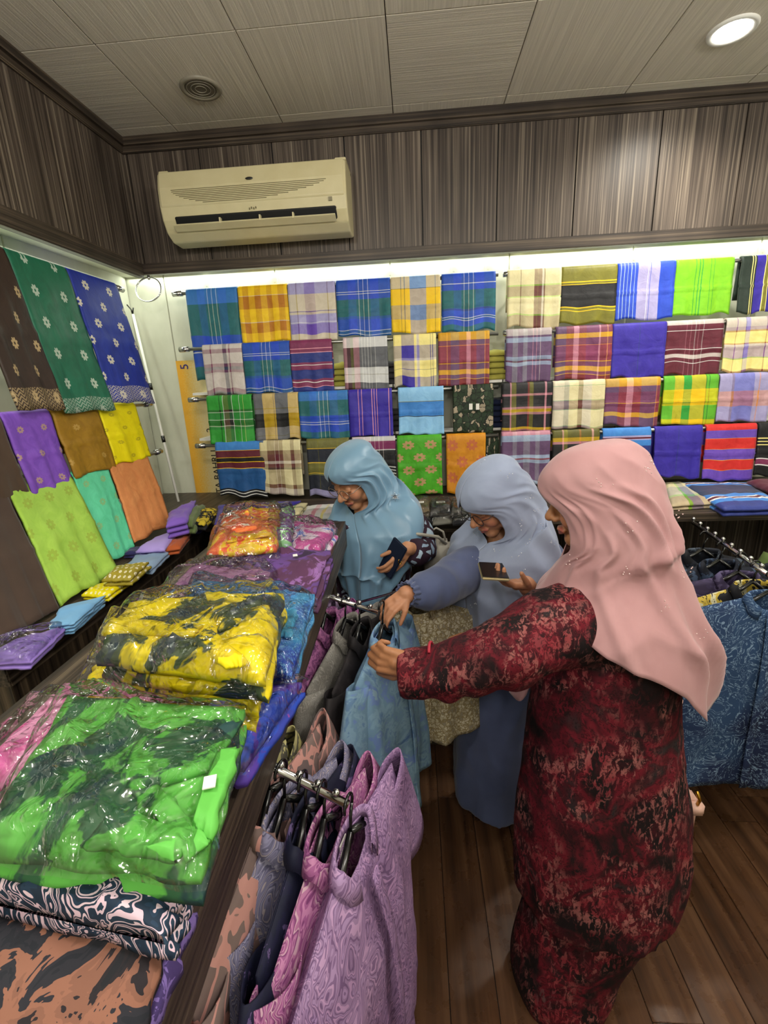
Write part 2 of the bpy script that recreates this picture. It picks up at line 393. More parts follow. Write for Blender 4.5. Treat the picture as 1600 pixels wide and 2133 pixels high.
# timber pelmet: back
FY, FX = 2.37, -1.285
def pelmet():
    b = G().box((FX-.012, FY+.004, 2.27), (ROOM_R, FY+.02, CEIL)).build('trim_2', dark_pl); tag(b, kind='structure')
    xs = [FX, -1.26, -.93, -.599, -.278, .056, .384, .716, 1.057, 1.392, 1.73, 2.07, 2.4, ROOM_R]
    for a, c in zip(xs, xs[1:]): G().box((a+.0025, FY-.006, 2.3), (c-.0025, FY+.004, 2.745), .001).build('panel', wood_v, b)
    G().box((FX, FY-.022, 2.25), (ROOM_R, FY+.01, 2.297), .003).build('moulding', wood_x, b)
    G().box((FX, FY-.018, 2.742), (ROOM_R, FY+.01, 2.772), .003).add(*_bx((FX, FY-.032, 2.768), (ROOM_R, FY+.01, CEIL))).build('moulding', wood_x, b)
    l = G().box((FX-.02, ROOM_B, 2.27), (FX-.006, FY+.02, CEIL)).build('trim_3', dark_pl); tag(l, kind='structure')
    ys = [ROOM_B, -.6, .1, .9, 1.7, FY-.001]
    for a, c in zip(ys, ys[1:]): G().box((FX-.006, a+.0015, 2.3), (FX+.006, c-.0015, 2.745), .001).build('panel', wood_v, l)
    G().box((FX-.01, ROOM_B, 2.235), (FX+.022, FY-.022, 2.297), .003).build('moulding', wood_y, l)
    G().box((FX-.01, ROOM_B, 2.742), (FX+.018, FY-.02, 2.772), .003).add(*_bx((FX-.01, ROOM_B, 2.768), (FX+.032, FY-.03, CEIL))).build('moulding', wood_y, l)
    s = G().box((WALLX, ROOM_B, 2.262), (FX-.006, WALLY-.008, 2.27)).box((FX-.006, FY+.02, 2.268), (ROOM_R, WALLY-.008, 2.276)).build('trim_4', white_wall); tag(s, kind='structure')
def _bx(lo, hi): g = G().box(lo, hi); return g.V, g.F
pelmet()

# ceiling fittings
def downlight(x, y, on):
    e = empty('downlight', (x, y, CEIL), 0, 'glowing recessed downlight in the ceiling at upper right' if on else 'unlit round grille fitting in the ceiling tiles above the air conditioner', 'light')
    R = .075; prof = [(R*.72, .004), (R*.78, -.006), (R*.95, -.008), (R, -.003), (R, .001)]
    rings = [[(r*math.cos(t), r*math.sin(t), z) for t in np.linspace(0, 2*math.pi, 40, endpoint=False)] for r, z in prof]
    V, F = loft(rings); obj('rim', V, F, simple('beige_enamel', '#8d8676', .4) if not on else white_card, e)
    if on:
        m = MT('lamp_glow'); m.b.inputs['Emission Color'].default_value = (1, .98, .9, 1); m.b.inputs['Emission Strength'].default_value = 16
        G().cyl((0, 0), R*.8, -.003, -.001, 32).build('lamp', m.m, e)
        l = bpy.data.lights.new('downlight_beam', 'SPOT'); l.energy = 55; l.spot_size = math.radians(155); l.spot_blend = .9; l.shadow_soft_size = .05; l.color = (1, .96, .86)
        lo = bpy.data.objects.new('beam', l); COL.objects.link(lo); lo.parent = e; lo.location = (0, 0, -.012)
    else:
        g = G().cyl((0, 0), R*.74, -.004, .0, 32); g.build('grille', simple('grille_mesh', '#6f695c', .6, .3), e)
        g = G()
        for rr in (.02, .035, .05): g.tube([(rr*math.cos(t), rr*math.sin(t), -.005) for t in np.linspace(0, 2*math.pi, 33)], .0014, 6)
        g.build('ring', simple('beige_enamel', '#8d8676', .4), e)
p = at(1526, 62, Z=CEIL); downlight(p[0], p[1], True)
p = at(418, 183, Z=CEIL); downlight(p[0], p[1], False)

# ---------------------------------------------------------------- air conditioner
def aircon():
    x0, x1 = -1.045, -.255; yb = FY-.008; e = empty('air_conditioner', ((x0+x1)/2, yb, 2.338), 0, 'cream wall-mounted split air conditioner on the dark timber pelmet', 'air conditioner')
    hw = (x1-x0)/2; prof = [(0, .015), (-.05, .0), (-.13, .002), (-.175, .03), (-.198, .075), (-.208, .13), (-.205, .2), (-.19, .262), (-.165, .275), (0, .275)]
    def body(prof_, x_a, x_b, name, mat):
        n = len(prof_); V = [(x_a, y, z) for y, z in prof_]+[(x_b, y, z) for y, z in prof_]
        F = [(i, (i+1) % n, n+(i+1) % n, n+i) for i in range(n)]+[tuple(range(n)), tuple(range(n, 2*n))[::-1]]
        o = obj(name, V, F, mat, e, smooth=False); fix(o); md = o.modifiers.new('b', 'BEVEL'); md.width = .008; md.segments = 3; md.limit_method = 'ANGLE'; md.angle_limit = .5; return o
    body(prof, -hw, hw, 'casing', cream_pl)
    e.scale = (1, 1, .93)
    # front panel skin, slightly proud, above the outlet
    body([(-.19, .098), (-.211, .13), (-.2095, .2), (-.192, .268), (-.18, .268), (-.19, .2), (-.19, .13), (-.18, .1)], -hw+.008, hw-.008, 'front_panel', cream_pl)
    # outlet slot, louvre
    n0 = (-.2005, .082); body([(-.187, .04), (-.2065, .088), (-.15, .09), (-.15, .04)], -hw+.055, hw-.045, 'air_outlet', dark_pl)
    o = body([(-.186, .03), (-.216, .048), (-.218, .053), (-.186, .036)], -hw+.05, hw-.05, 'louvre', cream_pl)
    for x in (-.14, .03, .17): G().box((x-.003, -.219, .045), (x+.003, -.2, .068)).build('louvre_clip', cream_pl, e)
    g = G()      # curved set of fine grille lines, lens shaped
    slot = simple('slot_shadow', '#6f6748', .7)
    for k in range(9):
        z = .134+k*.0068; t = k/8; xl = -hw+.06+(1-t)**2*.13; xr = hw-.08-(1-t)**1.6*.25; yy = -.2115 if z < .165 else -.2112+(z-.165)*.045
        g.box((xl, yy-.0008, z-.0011), (xr, yy+.002, z+.0011))
    g.build('grille', slot, e)
    g = G().ball((.0, -.2105, .212), (.016, .002, .0055), 16); g.build('badge', simple('badge_dark', '#3a3a38', .3, .6), e)
    g = G()
    for k in range(4): g.box((-.014+k*.009, -.2085, .094+.003*(k % 2)), (-.011+k*.009, -.2035, .101+.003*(k % 2)))
    g.build('indicator', slot, e)
    g = G().box((-hw, -.17, .27), (-hw+.04, -.02, .281), .002).box((hw-.045, -.17, .27), (hw, -.02, .281), .002); g.build('top_lug', cream_pl, e)
    G().box((hw-.075, -.2105, .105), (hw-.06, -.2045, .12)).build('display_window', simple('smoky', '#8a836a', .2), e)
aircon()

# ---------------------------------------------------------------- counters
CT = 1.165
def counter_back():
    e = empty('back_counter', (0, 1.85, 0), 0, 'long dark laminate counter running under the back wall of sarongs', 'counter')
    g = lambda lo, hi, nm, mt, b=.003: G().box(lo, hi, b).build(nm, mt, e, loc=(0, -1.85, 0))
    g((-.9, 1.815, CT-.032), (ROOM_R-.01, WALLY-.01, CT), 'worktop', wood_x)
    g((-.88, 1.83, CT-.06), (.3, 1.85, CT-.032), 'edge_moulding', wood_x)
    x = -.88
    while x < .3: g((x+.001, 1.84, .08), (x+.394, 1.86, CT-.06), 'front_panel', reed, .001); x += .395
    g((-.88, 1.87, 0), (.3, 1.89, .08), 'plinth', wood_x)
    g((.3, 2.36, 0), (ROOM_R-.01, 2.38, CT-.032), 'back_panel', wood_v); g((.3, 1.86, .14), (.33, 2.36, CT-.033), 'side_panel', wood_v)
    g((1.95, 1.86, .14), (1.98, 2.36, CT-.033), 'side_panel', wood_v)
    g((.3, 1.76, .06), (ROOM_R-.01, 2.36, .13), 'base_shelf', wood_x); g((.3, 1.82, 0), (ROOM_R-.01, 1.84, .06), 'plinth', dark_pl)
    g((.33, 1.95, .62), (ROOM_R-.01, 2.36, .64), 'middle_shelf', wood_x)
counter_back()
def counter_left():
    e = empty('left_counter', (-1.16, 1.3, 0), 0, 'dark reeded laminate counter below the songket cloths on the left wall', 'counter')
    g = lambda lo, hi, nm, mt, b=.003: G().box(lo, hi, b).build(nm, mt, e, loc=(1.16, -1.3, 0))
    g((WALLX+.01, .82, CT-.03), (-.9, WALLY-.01, CT), 'worktop', wood_y)
    g((WALLX+.02, .828, CT-.055), (-.908, WALLY-.02, CT-.03), 'edge_moulding', wood_y)
    g((WALLX+.02, .84, CT-.075), (-.918, WALLY-.02, CT-.055), 'edge_moulding', wood_y)
    ys = [.86, 1.2, 1.55, 1.84]
    for a, b in zip(ys, ys[1:]): g((-.945, a+.001, .08), (-.925, b-.001, CT-.075), 'front_panel', reed, .001)
    g((WALLX+.02, .845, .08), (-.925, .858, CT-.075), 'end_panel', reed, .001)
    g((WALLX+.03, .9, 0), (-.96, WALLY-.03, .08), 'plinth', dark_pl)
counter_left()

# ---------------------------------------------------------------- display table (gondola) in front
TT = 1.24
def table():
    e = empty('display_table', (-.45, .8, 0), 0, 'high dark laminate display table piled with bagged batik in the foreground', 'table')
    a = at(716, 1088, Z=TT); b = np.array([-.225, .15, TT])
    P = [(-.66, .15), (b[0], b[1]), (a[0], a[1]), (-.66, a[1])]
    loc = (.45, -.8, 0)
    G().prism(P, TT-.03, TT).build('tabletop', wood_y, e, loc=loc)
    # upright lip along the right edge of the top
    q = [(b[0]-.012, b[1]), (b[0]+.006, b[1]), (a[0]+.006, a[1]), (a[0]-.012, a[1])]
    G().prism(q, TT-.09, TT+.004).build('edge_strip', wood_y, e, loc=loc)
    q = [(-.66, a[1]-.012), (a[0]+.006, a[1]-.012), (a[0]+.006, a[1]+.004), (-.66, a[1]+.004)]
    G().prism(q, TT-.09, TT+.003).build('edge_strip', wood_x, e, loc=loc)
    G().box((-.56, .2, .08), (-.54, a[1]-.04, TT-.03)).build('centre_panel', wood_v, e, loc=loc)
    G().box((-.65, a[1]-.05, .08), (-.3, a[1]-.02, TT-.03)).build('end_panel', wood_v, e, loc=loc)
    G().box((-.64, .2, .0), (-.3, a[1]-.03, .1)).build('plinth', dark_pl, e, loc=loc)
table()

# ---------------------------------------------------------------- rods and hanging sarongs of the back wall
ROWS = [(2.33, 2.156), (2.30, 1.904), (2.27, 1.668), (2.24, 1.446)]
def rod(p0, p1, wall_axis, wallv, label, grp, sp=.5):
    p0 = np.array(p0, float); p1 = np.array(p1, float)
    e = empty('display_rod', p0, 0, label, 'rod', grp)
    d = p1-p0; L = np.linalg.norm(d); u = d/L
    G().tube([u*0, d], .0085, 10).build('bar', steel, e, True)
    G().tube([-u*.012, u*.035], .0125, 12).build('end_cap', chrome, e, True)
    k = .12
    while k < L:
        c = u*k; q = c.copy(); q[wall_axis] = wallv-p0[wall_axis]
        G().tube([c, q], .006, 6).build('bracket', chrome, e, True); k += sp
def drape(W, L, Lb, mat, pos, rz, label, group, seed, thick=.007, r=.013, sag=.02, lean=0, taper=0, skew=0, back=0, cat='sarong', name='sarong', wav=1):
    """folded cloth hung over a rod: back flap, curve over the rod, front flap. local x along the rod, -y outwards"""
    rd = random.Random(seed); nx = 22; path = []
    nb = 5; nf = 24
    for i in range(nb): path.append((-Lb*(1-i/nb), 'b'))
    for i in range(7): path.append((i/6*math.pi, 'c'))
    for i in range(1, nf+1): path.append((L*i/nf, 'f'))
    V = []; UV = []; ph = rd.uniform(0, 9); k1 = rd.uniform(1.5, 3.2); k2 = rd.uniform(4, 7)
    for s, t in path:
        for j in range(nx+1):
            u = j/nx; x = (u-.5)*W
            if t == 'b': y, z, vv = r, s, -s/L*.6
            elif t == 'c': y, z, vv = r*math.cos(s), r*math.sin(s), 0
            else: y, z, vv = -r, -s, s/L
            f = max(0, vv) if t == 'f' else 0
            dn = nz3(x*9+seed, z*7, seed*.37)*.006+nz3(x*26, z*22+seed, 3)*.0022
            fold = (math.sin(u*k1*2*math.pi+ph+z*2)*.0042+math.sin(u*k2*6.28+ph*2)*.0016)*f*wav
            if t == 'f':
                cr = -.0035*math.exp(-((vv-.5)/.012)**2)+-.0025*math.exp(-((vv-.26)/.01)**2)
                y += -f*lean+fold+dn*min(1, f*4)*wav+cr-.002
                x = x*(1-taper*f)+skew*f+nz3(z*6, seed, u*2)*.004*f*(2*abs(u-.5))
                z += (nz3(u*3, seed*1.7, 5)*sag-.006*u)*f*f
            elif t == 'b': y -= dn*.3
            V.append((x, y, z)); UV.append((u, vv))
    F = []; n = nx+1
    for i in range(len(path)-1):
        for j in range(nx): F.append((i*n+j, i*n+j+1, (i+1)*n+j+1, (i+1)*n+j))
    o = obj(name, V, F, mat, None, UV, True, pos, rz); mods(o, thick, 0, 0)
    return tag(o, label, cat, group)
pl = plaid
BG = lambda n, s=0: pl(n, 't2 B1.4 t.4 W.09 t.7 W.09 t.7 W.09 t.3 B1.5 t2', ('L1 G2.6 B1 W.1 B.3 W.1 B1.2 G1.2', 'B1.4 W.1 B.3 W.1 B.8 G2.8 t.4 B1.8 W.1 t.5 W.1 t.3', 'B1 W.1 B.9 G2.6 b.3 B.9 W.1 t.2 W.1 B.8 G1')[s], .6)
# (row, x0, x1, y of the hem, material, words)
SAR = [
 (0, 387, 493, 795, BG('check_sea_blue'), 'green and blue checked sarong with white lines, first at the left of top rod'),
 (0, 495, 597, 715, pl('check_gold', 'Y.5 O.7 Y.7 O.7 Y.7 O.6 Y.7 O.7 Y.4', 'Y.8 W.05 O1.5 Y1.5 w.1 O1.2 Y1.2', .55), 'golden yellow and amber checked sarong on the top rod'),
 (0, 599, 697, 708, pl('check_lilac', 's1 u.15 s1 P1.4 s1.6 u.12 s1', 's1 y2 u.1 y.3 s.9 W.1 s.1 P1.2 y.8', .5), 'lilac and cream checked sarong on the top rod'),
 (0, 699, 812, 700, BG('check_deep_blue', 1), 'royal blue and green checked sarong on the top rod between lilac and yellow cloths'),
 (0, 813, 917, 693, pl('check_sun_sky', 'Y1 k.07 Y.3 k.07 Y.5 L1.7 Y.9 k.07 Y.5', 'a1 k.06 Y1.8 K1 K.6 Y1.5', .5), 'bright yellow, sky blue and grey checked sarong on the top rod'),
 (0, 920, 1033, 690, BG('check_blue_right', 2), 'blue sarong with shiny green block, last of the left half of the top rod'),
 (0, 1058, 1171, 682, pl('check_straw', 'c2 h.15 c2 m.5 h.2 m.5 w.3 h.2 c2.5', 'c1.2 f.15 h1 f.12 c1.6 f.15 h1.2', .45), 'straw coloured sarong with brown bars and lime lines on the top rod'),
 (0, 1171, 1288, 672, pl('band_olive_black', '', 'e1.5 Y.12 e.2 Y.1 k2.4 k.3 Y.12 e.3 Y.1 e1.6'), 'olive and black banded sarong with yellow lines on the top rod'),
 (0, 1289, 1411, 664, pl('stripe_blue', 'B.3 a.06 B.3 a.06 B.3 a.06 B.3 a.06 B.3 a.06 B.3 s1 W.05 s.2 B.06 s.9 B1.6', ''), 'blue vertically striped sarong with a pale blue centre on the top rod'),
 (0, 1412, 1534, 655, pl('lime_plain', 'f2 g.08 f.3 g.08 f.2 g.08 f.8 g.05 f.3 g.05 f2', ''), 'plain lime green sarong on the top rod'),
 (0, 1550, 1650, 648, pl('stripe_teal', 'D1.4 y.12 D.2 y.12 D.2 v1.2 y.1 e.4 y.1 v1.2 D.3 y.1 D1', ''), 'dark teal and violet striped sarong at the right end of the top rod'),
 (1, 421, 503, 822, pl('check_pink', 'w1 x.15 w1.5 d.5 w.3 x.15 w1.6', 'w.2 x.5 w1.3 x.4 d.4 x.3 w2 x.5 d.3', .5), 'pale pink sarong with maroon and grey checks, first on the second rod'),
 (1, 504, 602, 818, BG('check_blue_second', 1), 'green over blue checked sarong on the second rod beside the pink one'),
 (1, 603, 690, 815, pl('band_navy_rose', '', 'x.6 p.08 x.4 p.08 b1.1 x.3 W.07 x.5 b1.1 x.3 W.07 x.5 p.07 b.6'), 'navy sarong with rose and white cross bands on the second rod'),
 (1, 714, 806, 810, pl('check_monochrome', 'p.3 m.3 e.25 p.5 K.2 W.05 K.2 W.05 K.2 W.05 K.2 W.05 K.3 W.05 K1', 'W.8 k2.2 W.8 e.05 W.9 k.8', .62), 'black and pale grey block sarong with a pink stripe on the second rod'),
 (1, 819, 908, 805, pl('check_cream_navy', 'y1 v1.6 y.3 W.05 s.3 y1.4 d.07 y.2 d.07 y.4', 'y.9 v1.5 s.3 y1 d.06 y.2 y.6 v1.3', .5), 'cream and navy window checked sarong on the second rod'),
 (1, 913, 1020, 802, pl('check_plum_gold', 'R1 o.1 R.4 u1 R.9 p.5 R.7 u1 o.1 R.5', 'Y.5 u.5 o.07 x1.7 Y.1 u.6 Y.5 u.4 Y.06 m.7', .5), 'plum and rust checked sarong beside the cream and navy one, second rod'),
 (1, 1055, 1150, 794, pl('check_grey_plum', 'u.6 K.5 u.5 K.4 u.5 p.05 u.3 p.05 u.3 w.05 u1', 'w.4 u.2 a.5 u1.5 a.4 m.2 a.4 u1.8', .55), 'grey plum sarong with pale blue cross bars on the second rod'),
 (1, 1159, 1277, 790, pl('check_plum_rust', 'u1 R.7 p.5 R.7 x1.2 p.15 R.6 o.1 R.4', 'u.4 Y.5 u.7 o.06 x1.6 Y.08 u.5 Y.5 u.3 Y.06 m.6', .5), 'plum and rust checked sarong beside the plain indigo one, second rod'),
 (1, 1278, 1391, 785, pl('indigo_plain', 'v3 b.05 v3', ''), 'plain indigo sarong on the second rod'),
 (1, 1392, 1510, 780, pl('band_maroon', 'm1.5 p.05 m.3 p.05 m.3 W.06 m.2 p.05 m.3 W.06 m1.5', 'w.12 m.6 W.07 m2 W.08 m.5 w.45 m.4 W.07 m1.5', .8), 'maroon sarong with broken white lines on the second rod'),
 (1, 1517, 1620, 773, pl('check_cream_purple', 'y1 R.08 y.8 d.05 s.4 y1.6 R.1 y.8', 's.5 P.3 R.15 y1 R.12 s.2 P1 g.08 y1 R.2', .55), 'cream and purple checked sarong with red lines at the right end of the second rod'),
 (2, 430, 523, 924, pl('check_green', 'g1.4 k.15 g.3 W.08 h.6 k.4 W.07 g.8 W.07 g.4 y.06 g1', 'g1.6 k.3 W.1 G1 W.1 k.8 w.12 G.4 g2.2', .5), 'green sarong with black and white check, first on the third rod'),
 (2, 527, 620, 915, pl('check_black_yellow', 'k1.3 Y1.6 k.06 Y.2 k1.9 Y1.5', 'K1.4 e.06 K.6 k1.7 K1 e.06 K.5', .5), 'black, grey and yellow block checked sarong on the third rod'),
 (2, 621, 724, 911, BG('check_blue_third', 0), 'blue checked sarong with a green lower block on the third rod'),
 (2, 725, 816, 908, pl('stripe_violet', 'v1 p.06 v.3 p.06 v1 p.06 v.2 p.06 v.2 p.06 v1.2 p.06 v.3', ''), 'violet sarong with thin pink vertical lines on the third rod'),
 (2, 829, 924, 903, pl('band_sky', '', 'l1.2 e.07 L1.6 k.08 l2'), 'light blue sarong with a darker blue centre band on the third rod'),
 (2, 944, 1028, 898, None, 'dark green batik sarong with two white tags on the third rod'),
 (2, 1047, 1152, 893, pl('check_black_orange', 'k.8 p.15 e.5 k1.2 R.2 e.4 k1.2 p.2 k.6', 'k1 p.3 k1.4 p.25 Y.4 p.3 k1.6 Y.3 p.2', .45), 'black sarong with salmon and yellow check, beside the green batik on the third rod'),
 (2, 1153, 1262, 890, pl('check_cream_brown', 'w1.2 K.5 c1 h.5 w.9 c1.4', 'c.2 g.06 c1.6 g.06 m1 g.07 c1.8 g.06 m.3', .5), 'cream and brown block checked sarong on the third rod'),
 (2, 1263, 1378, 885, pl('check_plum_third', 'u1.2 R.7 p.6 R.7 u1.4 o.06 R.3', 'Y.5 o.06 u.6 x1.2 Y.06 x1 Y.5 u1', .5), 'plum and rust checked sarong with yellow bars on the third rod'),
 (2, 1385, 1500, 880, pl('check_green_yellow', 'f1.2 Y1 g.9 Y1.6 k.06 f.3 k.06 f1', 'g1.2 Y1.5 k.07 Y.3 g1.6 Y.6', .5), 'bright green and yellow block checked sarong on the third rod'),
 (2, 1503, 1610, 875, pl('check_orange_mauve', 's1 u.2 B1.7 s.4 o.1 s.9', 's1.3 o1.4 s1.4', .5), 'mauve, orange and blue checked sarong at the right end of the third rod'),
 (3, 448, 548, 1032, pl('band_blue_maroon', '', 'L.6 Y.06 m.8 Y.06 k.5 Y.06 m.7 Y.06 t2.6 k.2 W.1 k.25 W.12 k.2'), 'blue sarong with maroon bands, first on the lowest rod'),
 (3, 540, 625, 1028, pl('check_cream_wine', 'c1 h1 w.06 m.5 w.06 h.5 c1 h.5 c.9', 'c.7 h.4 m.7 w.3 m.4 k.2 c1.6 h.4 w.7', .55), 'cream and wine checked sarong, second on the lowest rod'),
 (3, 638, 726, 1046, pl('band_black_olive', 'd1 e.06 d1.2 d.5 e.05 d1', 'e.7 Y.08 k1.6 Y.1 e1.2 Y.08 e.2 k1.8 s.8', .75), 'black sarong with olive bands above the woman in the satin scarf'),
 (3, 733, 823, 1012, pl('check_magenta', 'M1 w.05 x.5 w.05 k.3 w.05 k.3 w.05 k.3 w.05 k1', 'W.1 M.8 W.1 k1.6 W.1 k.2 W.1 k.2 W.1 k.2 W.1 k1', .65), 'magenta, black and white sarong on the lowest rod behind the satin scarf'),
 (3, 827, 920, 1041, None, 'bright green floral sarong on the lowest rod'),
 (3, 930, 1012, 1045, None, 'amber batik sarong with a wavy border on the lowest rod'),
 (3, 1046, 1147, 1003, pl('check_plum_sky', 'u1 K.4 u.6 K.6 u.5 K.4 u1', 'p.06 a.7 u1.6 a.4 R.15 a.4 u2 a.4', .62), 'plum sarong with pale blue bars behind the greyish blue headscarf'),
 (3, 1152, 1250, 998, pl('check_black_lemon', 'k1 p.15 e.4 k1.2 R.2 k1.1 p.2 k.6', 'e.4 Y.4 p.25 k1.5 p.3 Y.5 R.3 k1', .5), 'black sarong with lemon and salmon check on the lowest rod above the pink headscarf'),
 (3, 1257, 1358, 995, pl('band_blue_line', '', 'L.4 s.15 m.15 s.1 L.5 b3'), 'navy sarong with blue and mauve lines on the lowest rod behind the pink headscarf'),
 (3, 1366, 1466, 990, pl('indigo_low', 'v2 b.06 v2', ''), 'plain indigo sarong on the lowest rod right of the pink headscarf'),
 (3, 1474, 1580, 996, pl('band_red_violet', '', 'r.3 P1 o.06 r1.3 o.06 P1.3 o.06 r1.2 o.06 P1.3'), 'red and violet banded sarong on the lowest rod'),
 (3, 1585, 1680, 990, pl('band_black_white', '', 'k1 y.1 k.2 y.1 k.2 y.1 k1.2 W.1 x.5 W.1 k1'), 'black sarong with cream lines cut by the right edge, lowest rod'),
]
SPECIAL = {
 944: batik('green_batik', 'vein', ['#12180f', '#22331f', '#2c3e28', '#9a8d78', '#22331f', '#22331f'], 9, 'UV', .6, .2, .06),
 827: songket('green_floral', '#459c1c', '#b08e62', (2, 4.5), None, .36, .5, .5, (0, 0), 1.25),
 930: songket('amber_batik', '#c48018', '#b8643a', (2, 3.5), None, .36, .5, .5, (.2, 0), 1.2)}
for si, (row, x0, x1, yb, mt, words) in enumerate(SAR):
    ry, rz_ = ROWS[row]; yf = ry-.015
    yrod = {0: lambda x: 612-.0786*(x-370), 1: lambda x: 728-.0626*(x-385), 2: lambda x: 832-.0538*(x-410), 3: lambda x: 928-.047*(x-430)}[row]
    a = at(x0, yrod(x0), Y=yf); b = at(x1, yrod(x1), Y=yf); xm = (x0+x1)/2
    c = at(xm, yb, Y=yf); L = min(rz_-c[2], rz_-CT-.014)
    xs_ = .8 if x0 in SPECIAL else 0
    o = drape(b[0]-a[0], L, .16, mt or SPECIAL[x0], ((a[0]+b[0])/2, ry, rz_), 0, words, None, si+11, lean=.012 if row < 3 else .02)
# two layers behind the amber batik
drape(.075, .235, .1, SPECIAL[930], (at(1022, 900, Y=2.26)[0], 2.262, 1.44), 0, 'narrow dark fold of batik hanging beside the amber batik on the lowest rod', None, 77, thick=.004).data.materials[0] = SPECIAL[944]
xl = [-1.118, -1.112, -1.09, -1.075]
for r_, ((ry, rz_), nm) in enumerate(zip(ROWS, ('top', 'second', 'third', 'lowest'))):
    mid = at(1040, {0: 560, 1: 687, 2: 798, 3: 899}[r_], Y=ry)[0]
    rod((xl[r_], ry, rz_), (mid-.004, ry, rz_), 1, WALLY-.01, 'chrome rod on the back wall, %s of four, left half' % nm, None, .35)
    rod((mid+.03, ry, rz_), (2.3, ry, rz_), 1, WALLY-.01, 'chrome rod on the back wall, %s of four, right half' % nm, None, .35)
# tags on green batik
for dx in (-.012, .012):
    c = at(990+dx*600, 848, Y=2.2); o = G().box((c[0]-.008, 2.236, c[2]-.014), (c[0]+.008, 2.2375, c[2]+.014), .0005)
    o = o.build('price_tag', white_card); tag(o, 'white price tag on the dark green batik, %s of the two' % ('left' if dx < 0 else 'right'), 'tag')

# shelves behind the rods with bagged stock showing in the gaps
for r_, z in enumerate((1.70, 1.475)):
    for k, (xa, xb) in enumerate(((-1.1, -.1), (-.1, .42), (.42, 2.2))):
        o = G().box((xa+.003, 2.31, z-.012-.0), (xb-.003, 2.44, z)).build('glass_shelf' if 0 else 'shelf', white_card)
        tag(o, 'thin white shelf behind the %s rod, %s span' % (('third', 'lowest')[r_], ('left', 'middle', 'right')[k]), 'shelf')
def blob_pad(corn, zt, thick, mat, name, parent=None, nx=20, ny=20, seed=0, wr=.004, edge=.22, uvs=(1, 1), loc=None, bot=True):
    """cushion-like folded cloth: corn = four (x, y) FL, FR, NR, NL; top height zt, thickness thick"""
    c = [np.array(q[:2], float) for q in corn]; V = []; UV = []
    o0 = np.array(loc[:3], float) if loc is not None else np.zeros(3)
    for j in range(ny+1):
        for i in range(nx+1):
            u, v = i/nx, j/ny; p = (c[0]*(1-u)+c[1]*u)*(1-v)+(c[3]*(1-u)+c[2]*u)*v
            eu = min(u, 1-u)/edge; ev = min(v, 1-v)/edge; f = (1-(1-min(1, eu))**3)*(1-(1-min(1, ev))**3)
            nn = nz3(p[0]*14+seed, p[1]*14, seed*.7)*wr*1.6+nz3(p[0]*45+seed, p[1]*38, 2.2)*wr*.6
            rg = wr*1.5*max(0, 1-abs(nz3(p[0]*8+seed*2, p[1]*8, 1.1))*9)
            z = zt-thick+thick*(.42+.58*f)+(nn+rg)*(.3+.7*f)
            jx = nz3(u*5+seed, v*5, 9)*.006*(1-f); V.append((p[0]-o0[0]+jx, p[1]-o0[1]+jx, z-o0[2])); UV.append((u*uvs[0], v*uvs[1]))
    n = nx+1; F = [(j*n+i, (j+1)*n+i, (j+1)*n+i+1, j*n+i+1) for j in range(ny) for i in range(nx)]
    if bot:
        rim = [i for i in range(n)]+[j*n+nx for j in range(1, ny+1)]+[ny*n+i for i in range(nx-1, -1, -1)]+[j*n for j in range(ny-1, 0, -1)]
        k = len(V)
        for r in rim: V.append((V[r][0], V[r][1], zt-thick-o0[2])); UV.append(UV[r])
        m_ = len(rim)
        for i in range(m_): F.append((rim[i], rim[(i+1) % m_], k+(i+1) % m_, k+i))
        F.append(tuple(range(k, k+m_)))
    o = obj(name, V, F, mat, parent, UV, True); fix(o) if bot else None
    return o
def rot_rect(cx_, cy_, w_, h_, a):
    ca, sa = math.cos(a), math.sin(a)
    return [(cx_+x*ca-y*sa, cy_+x*sa+y*ca) for x, y in ((-w_/2, h_/2), (w_/2, h_/2), (w_/2, -h_/2), (-w_/2, -h_/2))]
olive_f = fabric('olive_cloth', '#a09a45'); grey_f = fabric('charcoal_cloth', '#3c3a3c')
for (px, py, z0, n, mt, wd) in ((1036, 775, 1.70, 5, olive_f, 'olive'), (815, 785, 1.70, 4, grey_f, 'charcoal'), (703, 790, 1.70, 4, olive_f, 'khaki'), (822, 895, 1.475, 4, grey_f, 'dark grey'), (1037, 880, 1.475, 5, fabric('navy_cloth', '#1c2440'), 'navy')):
    p = at(px, py, Y=2.33)
    for k in range(n):
        o = blob_pad(rot_rect(p[0], 2.365, .11, .11, random.uniform(-.05, .05)), z0+(k+1)*.027, .026, mt, 'folded_sarong', None, 8, 8, k)
        tag(o, '%s folded sarong in a gap between hanging cloths, %s of its stack' % (wd, ('lowest', 'second', 'third', 'fourth' if n == 5 else 'topmost', 'topmost')[k]), 'sarong', 'folded %s sarongs on the shelf' % wd)

